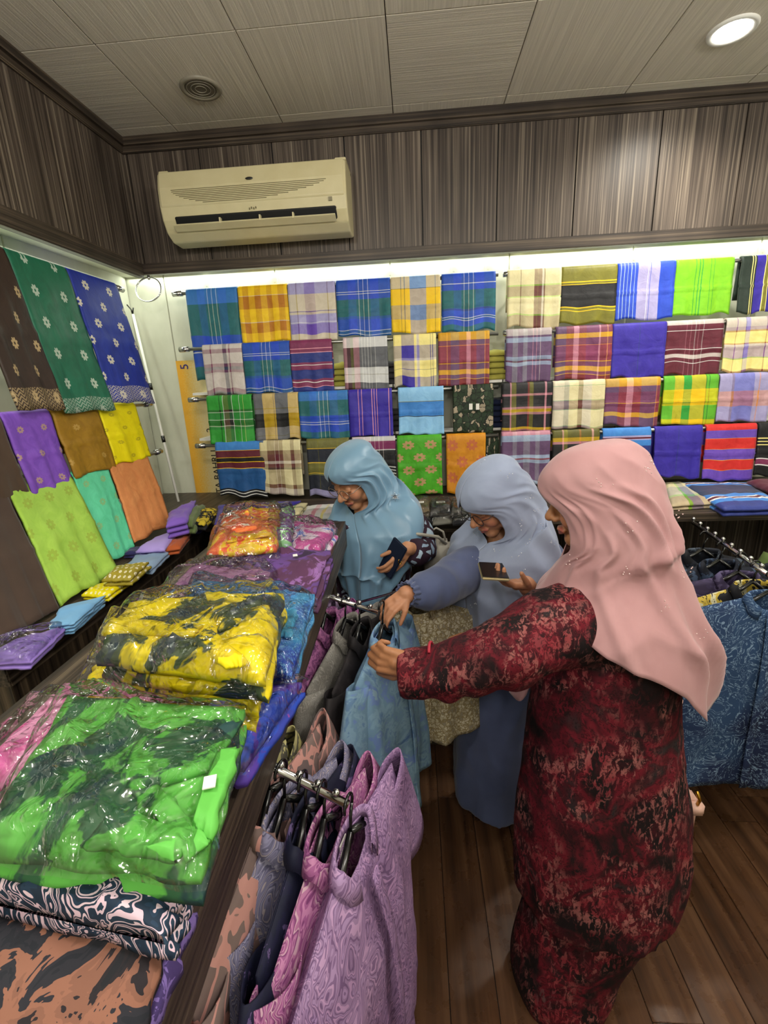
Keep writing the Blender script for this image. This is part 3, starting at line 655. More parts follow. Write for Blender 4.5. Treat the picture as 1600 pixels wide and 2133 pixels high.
# ---------------------------------------------------------------- left wall: rods and songket cloths
LROD = [(-1.262, 2.150, 2.13), (-1.235, 1.905, 2.11), (-1.21, 1.662, 2.10), (-1.185, 1.447, 2.075)]
for (x, z, y1), nm in zip(LROD, ('top', 'second', 'third', 'lowest')):
    rod((x, y1, z), (x, .3, z), 0, WALLX+.01, 'chrome rod on the left wall, %s of four' % nm, None, .42)
gm = '#d8cda0'
LEFT = [
 # row, top-left px, top-right px, hem length, material, words, lean
 (0, (-110, 480), (10, 528), .47, songket('brown_songket', '#33261f', '#a8926a', (2.2, 6), .86, .24, .5, .5, (0, 0), 1.9), 'dark brown songket with gold flowers on the left wall, cut by the left edge', .075),
 (0, (12, 528), (139, 570), .49, songket('green_songket', '#1c6349', '#a9b9a8', (2, 5), .9, .2, .0, .45, (.0, .5), 1.7), 'long deep green songket with silver flowers on the left wall', .075),
 (0, (141, 570), (243, 601), .475, songket('blue_songket', '#1f3191', '#c9c3b4', (2, 7), .86, .27, .5, .5, (0, 0), 2.), 'long royal blue songket with silver flowers on the left wall', .075),
 (2, (-120, 885), (-2, 868), .3, fabric('brown_satin', '#4a3a2e'), 'dark brown cloth on the left wall beside the purple one, cut by the left edge', .03),
 (2, (2, 868), (102, 860), .235, songket('purple_songket', '#7a4db8', '#a98a86', (2, 3), None, .14, .5), 'purple songket with faint flowers on the left wall', .03),
 (2, (106, 858), (200, 851), .22, songket('mustard_songket', '#96701c', '#b08d45', (1.3, 2), None, .1, .5), 'mustard brown cloth on the left wall between purple and yellow', .03),
 (2, (203, 850), (280, 843), .215, songket('yellow_songket', '#eddd08', '#c3b21c', (2, 4), None, .15, .5), 'bright yellow songket on the left wall', .03),
 (3, (-110, 1060), (14, 1031), .262, fabric('brown_velvet', '#42342c'), 'plain dark brown cloth hanging lowest on the left wall, at the left edge', .22),
 (3, (20, 1031), (148, 995), .262, songket('lime_songket', '#97bd48', '#8fa83c', (3, 4), None, .22, .5), 'lime green cloth hanging lowest on the left wall', .22),
 (3, (152, 990), (222, 971), .255, songket('mint_songket', '#5cc79a', '#7fb47c', (2, 4), None, .18, .5), 'mint green cloth hanging lowest on the left wall', .16),
 (3, (226, 968), (305, 948), .25, songket('orange_songket', '#cf8650', '#cf8650', (2, 4), None, .05), 'apricot orange cloth hanging lowest on the left wall', .16),
]
for i, (row, a, b, L, mt, words, lean) in enumerate(LEFT):
    X, z, _ = LROD[row]; pa = at(*a, X=X+.014); pb = at(*b, X=X+.014)
    o = drape(abs(pb[1]-pa[1]), L, .14, mt, (X, (pa[1]+pb[1])/2, z), math.pi/2, words, None, 60+i, lean=lean, taper=0, skew=-.17 if row == 3 else 0, sag=.012)
    o.rotation_euler = (0, 0, math.pi/2)
# ring, pole, banner
c = at(305, 604, Y=2.3)
e = empty('towel_ring', (c[0], 2.37, 2.245), 0, 'chrome ring hanging below the pelmet in the corner', 'ring')
g = G().tube([(.062*math.cos(t), -.05+.02*math.sin(t), -.065+.055*math.sin(t)) for t in np.linspace(0, 2*math.pi, 41)], .0035, 8, False); g.build('ring', chrome, e, True)
G().tube([(0, -.03, .0), (0, -.03, -.012)], .006, 10).ball((0, -.03, -.012), .009, 12).build('mount', chrome, e, True)
a = at(277, 655, Y=2.36); b = at(372, 1045, Z=CT+.008)
e = empty('reaching_pole', a, 0, 'long white hooked pole leaning in the corner by the banner', 'pole')
d = b-a; G().tube([d*0, d], .0065, 10).build('shaft', white_card, e, True)
for k in (.36, .64): G().tube([d*k, d*(k+.035)], .009, 10).build('grip_band', black_pl, e, True)
G().tube([(0, 0, .0), (-.005, 0, .022), (-.022, 0, .045)], .003, 6).tube([(0, 0, .0), (.004, 0, .02), (.008, 0, .03)], .003, 6).build('hook', black_pl, e, True)
def banner():
    P = [at(366, 752, Y=2.43), at(440, 756, Y=2.43), at(462, 1060, Y=2.43), at(411, 1060, Y=2.43)]
    e = empty('banner', (P[3]+P[2])/2, 0, 'tall yellow banner lettered sideways KOTA BAHRU, leaning in the corner', 'banner')
    o0 = (P[3]+P[2])/2; x0 = P[0][0]-o0[0]; x1 = x0+.19; z0 = P[3][2]-o0[2]; z1 = P[0][2]-o0[2]
    m = MT('yellow_banner_print', .5, .3); uv = m.n('TexCoord'); sp = m.n('SeparateXYZ'); m.l(uv.outputs['UV'], sp.inputs[0])
    nn = m.noise(m.coord('UV', (5, 22, 1)), 5, 5, .7); f = m.math('ADD', sp.outputs[0], m.math('MULTIPLY', m.math('SUBTRACT', nn.outputs[0], .5), .7))
    m.col(m.ramp(f, [(.12, '#dda436'), (.3, '#d9b25c'), (.5, '#d6c088'), (.8, '#d9cba0')]))
    obj('sheet', [(x0, -.002, z0), (x1, -.002, z0), (x1, -.002, z1), (x0, -.002, z1), (x0, .002, z0), (x1, .002, z0), (x1, .002, z1), (x0, .002, z1)],
        [(0, 1, 2, 3), (5, 4, 7, 6), (0, 4, 5, 1), (1, 5, 6, 2), (2, 6, 7, 3), (3, 7, 4, 0)], m.m, e, [(0, 0), (1, 0), (1, 1), (0, 1)]*2, False)
    def txt(s, x, z, size, mat, nm, sx=1):
        c = bpy.data.curves.new(nm, 'FONT'); c.body = s; c.size = size; c.extrude = .0006
        t = bpy.data.objects.new(nm, c); COL.objects.link(t); dg = bpy.context.evaluated_depsgraph_get()
        me = bpy.data.meshes.new_from_object(t.evaluated_get(dg)); bpy.data.objects.remove(t)
        R = Matrix(((0, -1, 0, 0), (0, 0, -1, 0), (1, 0, 0, 0), (0, 0, 0, 1)))   # text runs upwards
        me.transform(Matrix.Diagonal((sx, 1, 1, 1))); me.transform(R); me.materials.append(mat)
        o = bpy.data.objects.new(nm, me); COL.objects.link(o); o.parent = e; o.location = (x, -.0035, z)
    ink = simple('black_ink', '#191614', .5); blue = simple('violet_ink', '#2c2470', .5)
    txt('KOTA BAHRU', x0+.15, z0+.012, .05, ink, 'lettering', 1)
    txt('5', x0+.062, z1-.045, .06, blue, 'numeral')
    txt('2', x0+.145, z0+.42, .05, ink, 'lettering')
banner()

# ---------------------------------------------------------------- people: helpers
def vv(*a): return np.array(a, float)
def unit(a): a = np.array(a, float); return a/np.linalg.norm(a)
def basis(fwd, up=(0, 0, 1)):
    f = unit(fwd); r = unit(np.cross(f, up)); u = np.cross(r, f); return f, r, u      # r = person's right
def capsule(g, P, R, n=12):
    g.tube(P, R, n); R = R if hasattr(R, '__len__') else [R]*len(P)
    for p, r in zip(P, R): g.ball(p, r*.995, n)
def remeshed(g, name, mat, parent, voxel, smooth=4, disp=None, loc=None, paint=None):
    me = bpy.data.meshes.new('t'); me.from_pydata([tuple(map(float, p)) for p in g.V], [], g.F); me.update()
    t = bpy.data.objects.new('t', me); COL.objects.link(t)
    md = t.modifiers.new('r', 'REMESH'); md.mode = 'VOXEL'; md.voxel_size = voxel
    if smooth: md = t.modifiers.new('s', 'SMOOTH'); md.factor = .5; md.iterations = smooth
    dg = bpy.context.evaluated_depsgraph_get(); out = bpy.data.meshes.new_from_object(t.evaluated_get(dg))
    bpy.data.objects.remove(t); out.name = name
    n = len(out.vertices); co = np.zeros(n*3); out.vertices.foreach_get('co', co); co = co.reshape(-1, 3)
    if disp:
        no = np.zeros(n*3); out.vertices.foreach_get('normal', no); no = no.reshape(-1, 3)
        co = co+no*disp(co, no)[:, None]
    if paint is not None:
        at_ = out.color_attributes.new('tone', 'FLOAT_COLOR', 'POINT'); at_.data.foreach_set('color', paint(co).astype(np.float32).ravel())
    if loc is not None: co = co-np.array(loc)
    out.vertices.foreach_set('co', co.ravel()); out.update()
    out.polygons.foreach_set('use_smooth', [True]*len(out.polygons)); out.materials.clear(); out.materials.append(mat)
    o = bpy.data.objects.new(name, out); COL.objects.link(o); o.parent = parent; return o
def hand(g, W_, d, nrm, thumb_side, curl=(.3, .35, .4, .45), size=1., thumb=(.5, .6), spread=.06):
    """palm with five separate, bent fingers; d = wrist to knuckles, nrm = way the palm faces, thumb_side = +1/-1 about d x nrm"""
    d = unit(d); nrm = unit(np.array(nrm)-np.dot(nrm, d)*d); s = np.cross(d, nrm)*thumb_side
    offs = [.027, .009, -.009, -.026]; ln = [(.04, .024, .019), (.045, .027, .02), (.041, .025, .02), (.032, .019, .018)]
    base = [.083, .086, .082, .074]; W_ = np.array(W_, float)
    for k in range(4):
        a = W_+s*offs[k]*.62*size; b = W_+d*base[k]*size+s*offs[k]*size
        capsule(g, [a, (a+b)/2+nrm*.001, b], [.0155*size, .0145*size, .0105*size], 10)
        p = b; ang = 0; fd = unit(d+s*spread*(1.5-k)); P = [b]; R = [.0095*size]
        for q, L in enumerate(ln[k]):
            ang += curl[k]*(1 if q else .8); q_ = fd*math.cos(ang)+nrm*math.sin(ang); p = p+q_*L*size; P.append(p); R.append((.0085, .0078, .0068)[q]*size)
        capsule(g, P, R, 10)
    a = W_+d*.016*size+s*.022*size; t1 = unit(s*math.cos(thumb[0])+d*math.sin(thumb[0])+nrm*.35); b = a+t1*.04*size
    t2 = unit(t1*.6+d*.6+nrm*thumb[1]); c = b+t2*.03*size; e_ = c+unit(t2+d*.2+nrm*thumb[1]*.5)*.024*size
    capsule(g, [W_+d*.012*size, a, b, c, e_], [.016*size, .015*size, .0115*size, .0095*size, .008*size], 10)
    g.ball(W_+d*.045*size, (.02*size,)*3, 10)
def head(g, C, fwd, s=1., up=(0, 0, 1)):
    f, r, u = basis(fwd, up); C = np.array(C, float)
    def P(x, y, z): return C+(r*x+f*y+u*z)*s
    def B(x, y, z, rx, ry, rz):
        n0 = len(g.V); g.ball((0, 0, 0), (rx*s, ry*s, rz*s), 20)
        for i in range(n0, len(g.V)): v = g.V[i]; g.V[i] = tuple(P(x, y, z)+r*v[0]+f*v[1]+u*v[2])
    def CP(pts, R): capsule(g, [P(*p) for p in pts], [q*s for q in R] if hasattr(R, '__len__') else R*s, 10)
    B(0, -.018, .028, .074, .09, .084); B(0, .022, -.02, .06, .066, .083); B(0, .03, .03, .062, .058, .05)
    B(0, .058, -.09, .028, .026, .022)
    for k in (-1, 1):
        B(k*.032, .055, -.03, .026, .028, .03); B(k*.030, .0735, .004, .0155, .011, .0105); CP([(k*.012, .085, .024), (k*.034, .082, .03), (k*.052, .066, .022)], .0065)
        B(k*.0115, .094, -.035, .0085, .009, .0075); B(k*.045, .02, -.06, .02, .03, .022); B(k*.073, -.012, -.005, .008, .018, .03)
        CP([(k*.016, .0865, -.001), (k*.03, .0875, -.005), (k*.045, .079, -.001)], .0028)
    CP([(0, .084, .016), (0, .096, -.012), (0, .107, -.03)], [.0075, .0085, .0115])
    CP([(-.023, .08, -.064), (-.009, .0905, -.0605), (.009, .0905, -.0605), (.023, .08, -.064)], [.0035, .005, .005, .0035])
    CP([(-.02, .08, -.067), (0, .0895, -.072), (.02, .08, -.067)], [.0035, .0058, .0035])
    CP([(0, -.01, -.05), (0, -.03, -.13), (0, -.03, -.19)], [.052, .05, .055])
    return P
def face_paint(P, s=1., lip='#a4504a', skin='#c18a66'):
    base = np.array(lin(skin)); lipc = np.array(lin(lip)); brow = np.array(lin('#3a2418'))
    def fn(co):
        c = np.tile(base, (len(co), 1))
        def blend(pts, rad, colr, k=1.):
            d = np.min([np.linalg.norm(co-P(*p), axis=1) for p in pts], axis=0)
            w_ = np.clip((rad*s-d)/(rad*s*.4), 0, 1)[:, None]*k; c[:] = c*(1-w_)+colr*w_
        L_ = lambda a, b, n=9: [tuple(np.array(a)+(np.array(b)-np.array(a))*t) for t in np.linspace(0, 1, n)]
        blend(L_((-.02, .086, -.063), (.02, .086, -.063))+L_((-.012, .092, -.07), (.012, .092, -.07)), .0095, lipc, .85)
        blend(L_((-.022, .088, -.0655), (.022, .088, -.0655)), .0035, lipc*.35, .8)
        for k in (-1, 1):
            blend(L_((k*.014, .093, .028), (k*.034, .09, .034))+L_((k*.034, .09, .034), (k*.052, .072, .027)), .0065, brow, .75)
            blend(L_((k*.015, .09, -.004), (k*.03, .092, -.008))+L_((k*.03, .092, -.008), (k*.046, .083, -.004)), .0042, brow*.4, .95)
            blend([(k*.045, .08, -.03)], .03, np.array(lin('#c97f66')), .4)
        return c
    return fn
def skin_mat():
    m = MT('warm_skin', .5, .4); a = m.n('VertexColor', layer_name='tone'); m.b.inputs['Subsurface Weight'].default_value = .06
    m.b.inputs['Subsurface Radius'].default_value = (.02, .008, .004); m.b.inputs['Subsurface Scale'].default_value = .3
    nz = m.noise(m.coord(), 60, 3); m.col(m.mix(.12, a.outputs[0], m.ramp(nz.outputs[0], [(.3, '#303030'), (.7, '#d0d0d0')]), 'SOFT_LIGHT')); m.bump(nz.outputs[0], .1, .001)
    return m.m
skin = skin_mat()
def limb(g, P, R): capsule(g, P, R, 14)
def colloft(levels, tend, folds=None, n=96, m_=70, tmax=None, close=False, wr=.005, sd=1, swag=None):
    """drape: levels = (centre, right-vector*rx, fwd-vector*ry, opening half angle); every column stops at its own depth tend(theta)"""
    K = len(levels); C = np.array([l[0] for l in levels]); RX = np.array([l[1] for l in levels]); FY_ = np.array([l[2] for l in levels]); OP = np.array([l[3] for l in levels])
    def cr(A, t):
        i = np.clip(np.floor(t).astype(int), 0, K-2); f = (t-i)[:, None] if A.ndim > 1 else t-i
        p0 = A[np.maximum(i-1, 0)]; p1 = A[i]; p2 = A[i+1]; p3 = A[np.minimum(i+2, K-1)]
        return .5*((2*p1)+(-p0+p2)*f+(2*p0-5*p1+4*p2-p3)*f*f+(-p0+3*p1-3*p2+p3)*f**3)
    V = []
    ph = np.linspace(0, 1, n+1) if not close else np.linspace(0, 1, n+1)[:-1]
    cols = []
    for a in ph:
        thb = a*2*math.pi; te = tend(thb); t = np.linspace(0, te, m_)
        op = np.clip(cr(OP, t), 0, 2); th = op+(2*math.pi-2*op)*a
        c = cr(C, t); rx = cr(RX, t); fy = cr(FY_, t)
        d = np.sin(th)[:, None]*rx+np.cos(th)[:, None]*fy
        if folds:
            q_ = np.array([(-abs(nz3(math.cos(thb)*2.2+sd+x_*.5, math.sin(thb)*2.2, x_*.28))*2.2+.3)*wr*min(1, max(0, x_-1.2)) for x_ in t])
            if swag:
                A_, p_, k_, th0 = swag; a_ = abs((thb-th0+math.pi) % (2*math.pi)-math.pi)
                q_ = q_+A_*(1-np.abs(np.sin((t-7)*p_-a_*k_+.4*np.sin(t*1.7+thb))))**1.6*np.clip((t-7.3)/1.2, 0, 1)*max(0, 1-(a_/2.3)**2)
            d = d*(1+((folds(thb, t)+q_)/np.maximum(np.linalg.norm(d, axis=1), .03)))[:, None]
        cols.append(c+d)
    n_ = len(cols); V = [tuple(p) for col in cols for p in col]; F = []
    for j in range(n_-(0 if close else 1)):
        for i in range(m_-1):
            a, b = j*m_, ((j+1) % n_)*m_; F.append((a+i, a+i+1, b+i+1, b+i))
    return V, F
def ridges(L):
    """soft cloth folds: (theta0, drift per level, width, height, t0, t1)"""
    def fn(th, t):
        o = np.zeros_like(t)
        for a, b, w_, h, t0, t1 in L:
            d = (th-(a+b*(t-t0))+math.pi) % (2*math.pi)-math.pi
            s = np.clip((t-t0)/.8, 0, 1)*np.clip((t1-t)/.8, 0, 1)
            o += h*np.exp(-(d/w_)**2)*s
        return o
    return fn
def disp_noise(seed, a1=.006, s1=(7, 7, 3), a2=.002, s2=(25, 25, 14)):
    def fn(co, no):
        return np.array([nz3(p[0]*s1[0]+seed, p[1]*s1[1], p[2]*s1[2])*a1+(-abs(nz3(p[0]*s2[0], p[1]*s2[1]+seed, p[2]*s2[2])))*a2*2 for p in co])
    return fn
def pxring(y, xl, xr, Y, ry, yaw=0, n=40, p=1.):
    a = at(xl, y, Y=Y); b = at(xr, y, Y=Y); c = (a+b)/2; return ellipse(c, abs(b[0]-a[0])/2, ry, yaw, n, p)
def densify(rings, k=4):
    A = np.array(rings); n = len(A); out = []
    for i in range(n-1):
        p0, p1, p2, p3 = A[max(i-1, 0)], A[i], A[i+1], A[min(i+2, n-1)]
        for j in range(k):
            f = j/k; out.append(.5*((2*p1)+(-p0+p2)*f+(2*p0-5*p1+4*p2-p3)*f*f+(-p0+3*p1-3*p2+p3)*f**3))
    out.append(A[-1]); return out
def pleat(rings, k, amp, ph=0, grow=True):
    out = []
    for i, r in enumerate(rings):
        r = np.array(r); c = r.mean(0); d = r-c; t = np.linspace(0, 2*math.pi, len(r), endpoint=False); g_ = i/len(rings) if grow else 1
        f = 1+amp*g_*(np.sin(t*k+ph+i*.05)+.5*np.sin(t*(k*1.7//1)+ph*2))
        rr = c+d*f[:, None]; rr[:, 2] = r[:, 2]; out.append(rr)
    return out
def sparkle(e, loc, pts, mat, name='crystal'):
    g = G(); rd = random.Random(len(pts))
    for p in pts:
        for k in range(5): q = np.array(p)-np.array(loc)+np.array([rd.gauss(0, .008), rd.gauss(0, .004), rd.gauss(0, .008)]); g.ball(q, .0016, 5)
    o = g.build(name, mat, e, True); o['kind'] = 'stuff'; return o

# ---------------------------------------------------------------- woman in the pink headscarf
def woman_pink():
    L0 = vv(.42, 1.0, 0); e = empty('person', L0, 0, 'person in a pink headscarf and long maroon batik dress, reaching left', 'person')
    neg = tuple(-L0)
    print_m = maroon_print()
    fwd = vv(-.93, .30, -.22); C = at(1243, 1035, Y=1.06); g = G(); P = head(g, C, fwd, 1.02)
    sh_l = at(1235, 1290, Y=1.02); sh_r = at(1230, 1235, Y=1.24); el = at(1010, 1372, Y=.92); wr = at(860, 1388, Y=.93)
    nk = C+vv(.03, -.0, -.16); ch = at(1265, 1330, Y=1.08); hip = vv(.50, 1.04, .86)
    limb(g, [nk, ch, vv(.47, 1.06, 1.05), hip], [.055, .09, .085, .09]); limb(g, [sh_l+vv(0, .03, -.01), nk-vv(0, 0, .07), sh_r], [.04, .04, .04])
    limb(g, [sh_l, (sh_l+el)/2, el, (el+wr)/2, wr], [.045, .042, .036, .033, .026])
    er = at(1100, 1330, Y=1.3); limb(g, [sh_r, er, at(1010, 1330, Y=1.22)], [.048, .038, .03])
    hand(g, at(1010, 1330, Y=1.22), (-1, -.1, 0), (0, 0, -1), 1, (.4,)*4, .9)
    for k in (-1, 1):
        limb(g, [hip+vv(0, k*.05, -.02), at(1240, 1740, Y=1.01+k*.05), at(1200, 1985, Y=.98+k*.04)], [.07, .05, .032])
    hand(g, wr, at(800, 1374, Y=.94)-wr, (-.2, .9, -.1), 1, (.95, 1.0, 1.0, 1.0), .92, (.9, .5))
    remeshed(g, 'body', skin, e, .0034, 3, None, L0, face_paint(P, 1.02, '#9c5148', '#a87450'))
    # tunic with its long left sleeve, one cloth
    g = G()
    R = [pxring(1235, 1185, 1330, 1.09, .10), pxring(1275, 1150, 1385, 1.09, .17), pxring(1340, 1135, 1415, 1.08, .175), pxring(1450, 1112, 1418, 1.06, .165), pxring(1560, 1098, 1420, 1.04, .165),
         pxring(1680, 1085, 1425, 1.02, .17), pxring(1790, 1080, 1420, 1.0, .17), pxring(1862, 1084, 1400, .985, .165)]
    V, F = loft(pleat(densify(R, 5), 6, .03, 1.2), True, True); g.add(V, F)
    a = at(1215, 1300, Y=1.0)
    sl = [(a, .098), (at(1130, 1312, Y=.97), .093), (at(1060, 1350, Y=.93), .08), (at(985, 1376, Y=.92), .066), (at(920, 1396, Y=.925), .06), (at(868, 1402, Y=.93), .058), (at(832, 1402, Y=.935), .056)]
    g.tube([p for p, r in sl], [r for p, r in sl], 24)
    for p, r in sl[2:5]: g.ball(p+vv(.01, 0, -.028), r*.85, 14)
    g.tube([at(1235, 1255, Y=1.2), at(1110, 1320, Y=1.28), at(1040, 1335, Y=1.24)], [.085, .07, .055], 18)
    remeshed(g, 'tunic', print_m, e, .0085, 8, disp_noise(3, .016, (5, 5, 2.6), .004, (17, 17, 9)), L0)
    # cuff ring + sleeve piping
    g = G(); c = at(905, 1392, Y=.928); ax = unit(sl[4][0]-sl[5][0]); f_, r_, u_ = basis(ax)
    g.tube([c+(r_*math.cos(t)+u_*math.sin(t))*.0585 for t in np.linspace(1.2, 3.6, 18)], .0035, 6); g.build('piping', simple('red_piping', '#a8283a', .6), e, True, neg)
    # sarong skirt
    R = [pxring(1840, 1110, 1390, 1.0, .14), pxring(1900, 1092, 1340, .99, .14), pxring(1960, 1074, 1296, .98, .135), pxring(2010, 1064, 1280, .965, .13), pxring(2048, 1076, 1262, .955, .12), pxring(2062, 1086, 1255, .95, .115)]
    V, F = loft(pleat(densify(R, 5), 5, .035, .4)); o = obj('skirt', V, F, print_m, e, None, True, neg); mods(o, .004, 1)
    # headscarf
    f, r, u = basis(fwd); hf, hr, _ = basis((-.95, .3, 0))
    H = lambda up, fo, rx, ry, op: (C+u*up+f*fo, r*rx, f*ry, op)
    Wd = lambda c, rx, ry, dn=.0: (np.array(c), hr*rx, (hf-vv(0, 0, dn))*ry, 0)
    lv = [H(.128, -.01, .0005, .0005, 0), H(.118, -.01, .055, .065, 0), H(.088, -.004, .086, .106, .0), H(.048, -.002, .098, .124, .12), H(.0, -.014, .102, .124, .62), H(-.05, -.022, .104, .122, .72), H(-.10, -.024, .106, .12, .6), H(-.138, -.02, .108, .122, 0),
          Wd(at(1262, 1180, Y=1.08), .142, .135, .3), Wd(at(1268, 1245, Y=1.09), .205, .175), Wd(at(1272, 1310, Y=1.09), .232, .192), Wd(at(1276, 1400, Y=1.08), .24, .195), Wd(at(1280, 1480, Y=1.07), .245, .195)]
    def te(th):      # theta: 0 front, pi/2 her right (far), pi back, 3pi/2 her left (near the camera)
        a = th/(2*math.pi)*360
        return float(np.interp(a, [0, 40, 90, 150, 190, 205, 225, 245, 265, 290, 310, 325, 345, 360], [11.3, 11.2, 10.8, 10.9, 11.35, 11.15, 10.45, 10.0, 9.65, 9.2, 8.95, 9.2, 11.0, 11.3]))
    fo = ridges([(5.35, -.17, .09, .012, 5, 11), (5.1, -.24, .08, .011, 4, 11), (4.85, -.22, .1, .014, 3, 12), (4.45, -.17, .11, .014, 3, 12.5), (4.1, -.10, .1, .012, 6, 12.5), (3.6, -.06, .12, .016, 5, 12.5), (3.1, 0, .12, .015, 7, 12.5), (2.6, 0, .12, .015, 7, 12.5),
                 (5.6, -.1, .07, .008, 6, 10), (5.75, .02, .06, .005, 3, 7.5), (5.5, .04, .05, .004, 3, 7.2)])
    V, F = colloft(lv, te, fo, 150, 96, swag=(.008, 1.6, 2.2, 4.3)); o = obj('headscarf', V, F, chiffon('pink_chiffon', '#be9193', .93), e, None, True, neg); mods(o, .0022, 0, 1)
    sp = [at(x, y, Y=.85) for x, y in ((0, 0),)][:0]
    co = np.array(V)
    for (x, y) in ((1352, 968), (1255, 1008), (1312, 1095), (1412, 1070), (1192, 1168), (1305, 1190), (1432, 1185), (1385, 1258), (1466, 1322), (1355, 965)):
        d = at(x, y, Y=1.0)-CAM; d /= np.linalg.norm(d); q = co-CAM; along = q@d; dist = np.linalg.norm(q-along[:, None]*d, axis=1)
        ok = np.where(dist < .02)[0]
        if len(ok): i = ok[np.argmin(along[ok])]; sp.append(CAM+d*(along[i]-.004))
    sparkle(e, L0, sp, simple('rose_crystal', '#f2d6d2', .12, .5))
    # front tail of the scarf showing below the arm, ring
    T4 = [at(1082, 1370, Y=1.14), at(1125, 1370, Y=1.1), at(1098, 1450, Y=1.1), at(1062, 1446, Y=1.14)]; V = []
    for j in range(13):
        for i in range(9):
            u_, v_ = i/8, j/12; p = (T4[0]*(1-u_)+T4[1]*u_)*(1-v_)+(T4[3]*(1-u_)+T4[2]*u_)*v_
            V.append(p+vv(0, .01*math.sin(u_*5+v_*2), -.012*math.sin(u_*3.14)*v_**3))
    o = obj('scarf_tail', V, [(j*9+i, j*9+i+1, (j+1)*9+i+1, (j+1)*9+i) for j in range(12) for i in range(8)], bpy.data.materials['pink_chiffon'], e, None, True, neg); mods(o, .002)
    # ring on the finger
    g = G(); c = at(796, 1364, Y=.955); g.tube([c+vv(.0, math.cos(t), math.sin(t))*.0085 for t in np.linspace(0, 6.28, 13)], .0016, 6); g.ball(c+vv(-.008, -.006, 0), .0035, 6); g.build('finger_ring', chrome, e, True, neg)
    # blush handbag hanging at her far side
    hb = at(1436, 1672, Y=1.14); b = empty('handbag', hb, 0, 'small blush pink handbag with gold clasp hanging behind the maroon dress', 'handbag')
    bp = []
    G().box((-.14, -.03, -.09), (.012, .03, .04), .012).build('pouch', pink_bag, b, True); G().box((-.02, -.04, -.01), (.022, -.01, .03), .006).build('flap', pink_bag, b, True)
    G().tube([(0, -.034, .03), (.003, -.036, .05), (-.006, -.03, .075)], .005, 6).build('clasp_chain', gold, b, True)
    G().tube([(-.06, 0, .03), (-.075, 0, .2), (-.07, 0, .36)], .006, 6).build('strap', pink_bag, b, True)
def maroon_print():
    m = MT('maroon_batik_print', .8, .2)
    v = m.coord('Object'); w1 = m.warp(v, 5, .12); w2 = m.warp(v, 16, .05)
    big = m.noise(w1, 6.5, 3, .6, .8); st = m.coord('Object', (1, 1, .45), (.5, .3, .6)); fl = m.noise(m.warp(st, 30, .02), 88, 3, .6, .9); fl2 = m.noise(m.warp(v, 22, .03), 85, 2, .5, 2)
    c = m.ramp(big.outputs[0], [(.3, '#100d0e'), (.44, '#1b1214'), (.49, '#3c1018'), (.55, '#641522'), (.6, '#40141b'), (.68, '#2a2325')])
    spots = m.ramp(fl.outputs[0], [(.5, '#000000'), (.56, '#ffffff')]); big2 = m.noise(v, 4.3, 2, .5, 1)
    tone = m.ramp(big2.outputs[0], [(.33, '#15100f'), (.44, '#5e1a22'), (.52, '#a06460'), (.6, '#8a2c36'), (.7, '#524a4a')])
    area_ = m.ramp(m.noise(w2, 8, 3).outputs[0], [(.38, '#202020'), (.55, '#e8e8e8')])
    c = m.mix(m.math('MULTIPLY', spots, area_), c, tone)
    c = m.mix(m.ramp(fl2.outputs[0], [(.56, '#000000'), (.6, '#d0d0d0')]), c, '#140d0e')
    m.col(c); m.bump(fl.outputs[0], .1, .001); return m.m
def chiffon(name, c, alpha=1., rough=.75):
    m = MT(name, rough, .25); m.b.inputs['Sheen Weight'].default_value = .25; m.b.inputs['Sheen Roughness'].default_value = .4
    nz = m.noise(m.coord(), 260, 2); n2 = m.noise(m.coord(), 7, 3, .6, .8)
    m.col(m.mix(.14, c, m.ramp(n2.outputs[0], [(.3, '#000000'), (.7, '#ffffff')]), 'SOFT_LIGHT')); m.bump(nz.outputs[0], .08, .001)
    m.b.inputs['Alpha'].default_value = alpha
    return m.m
woman_pink()

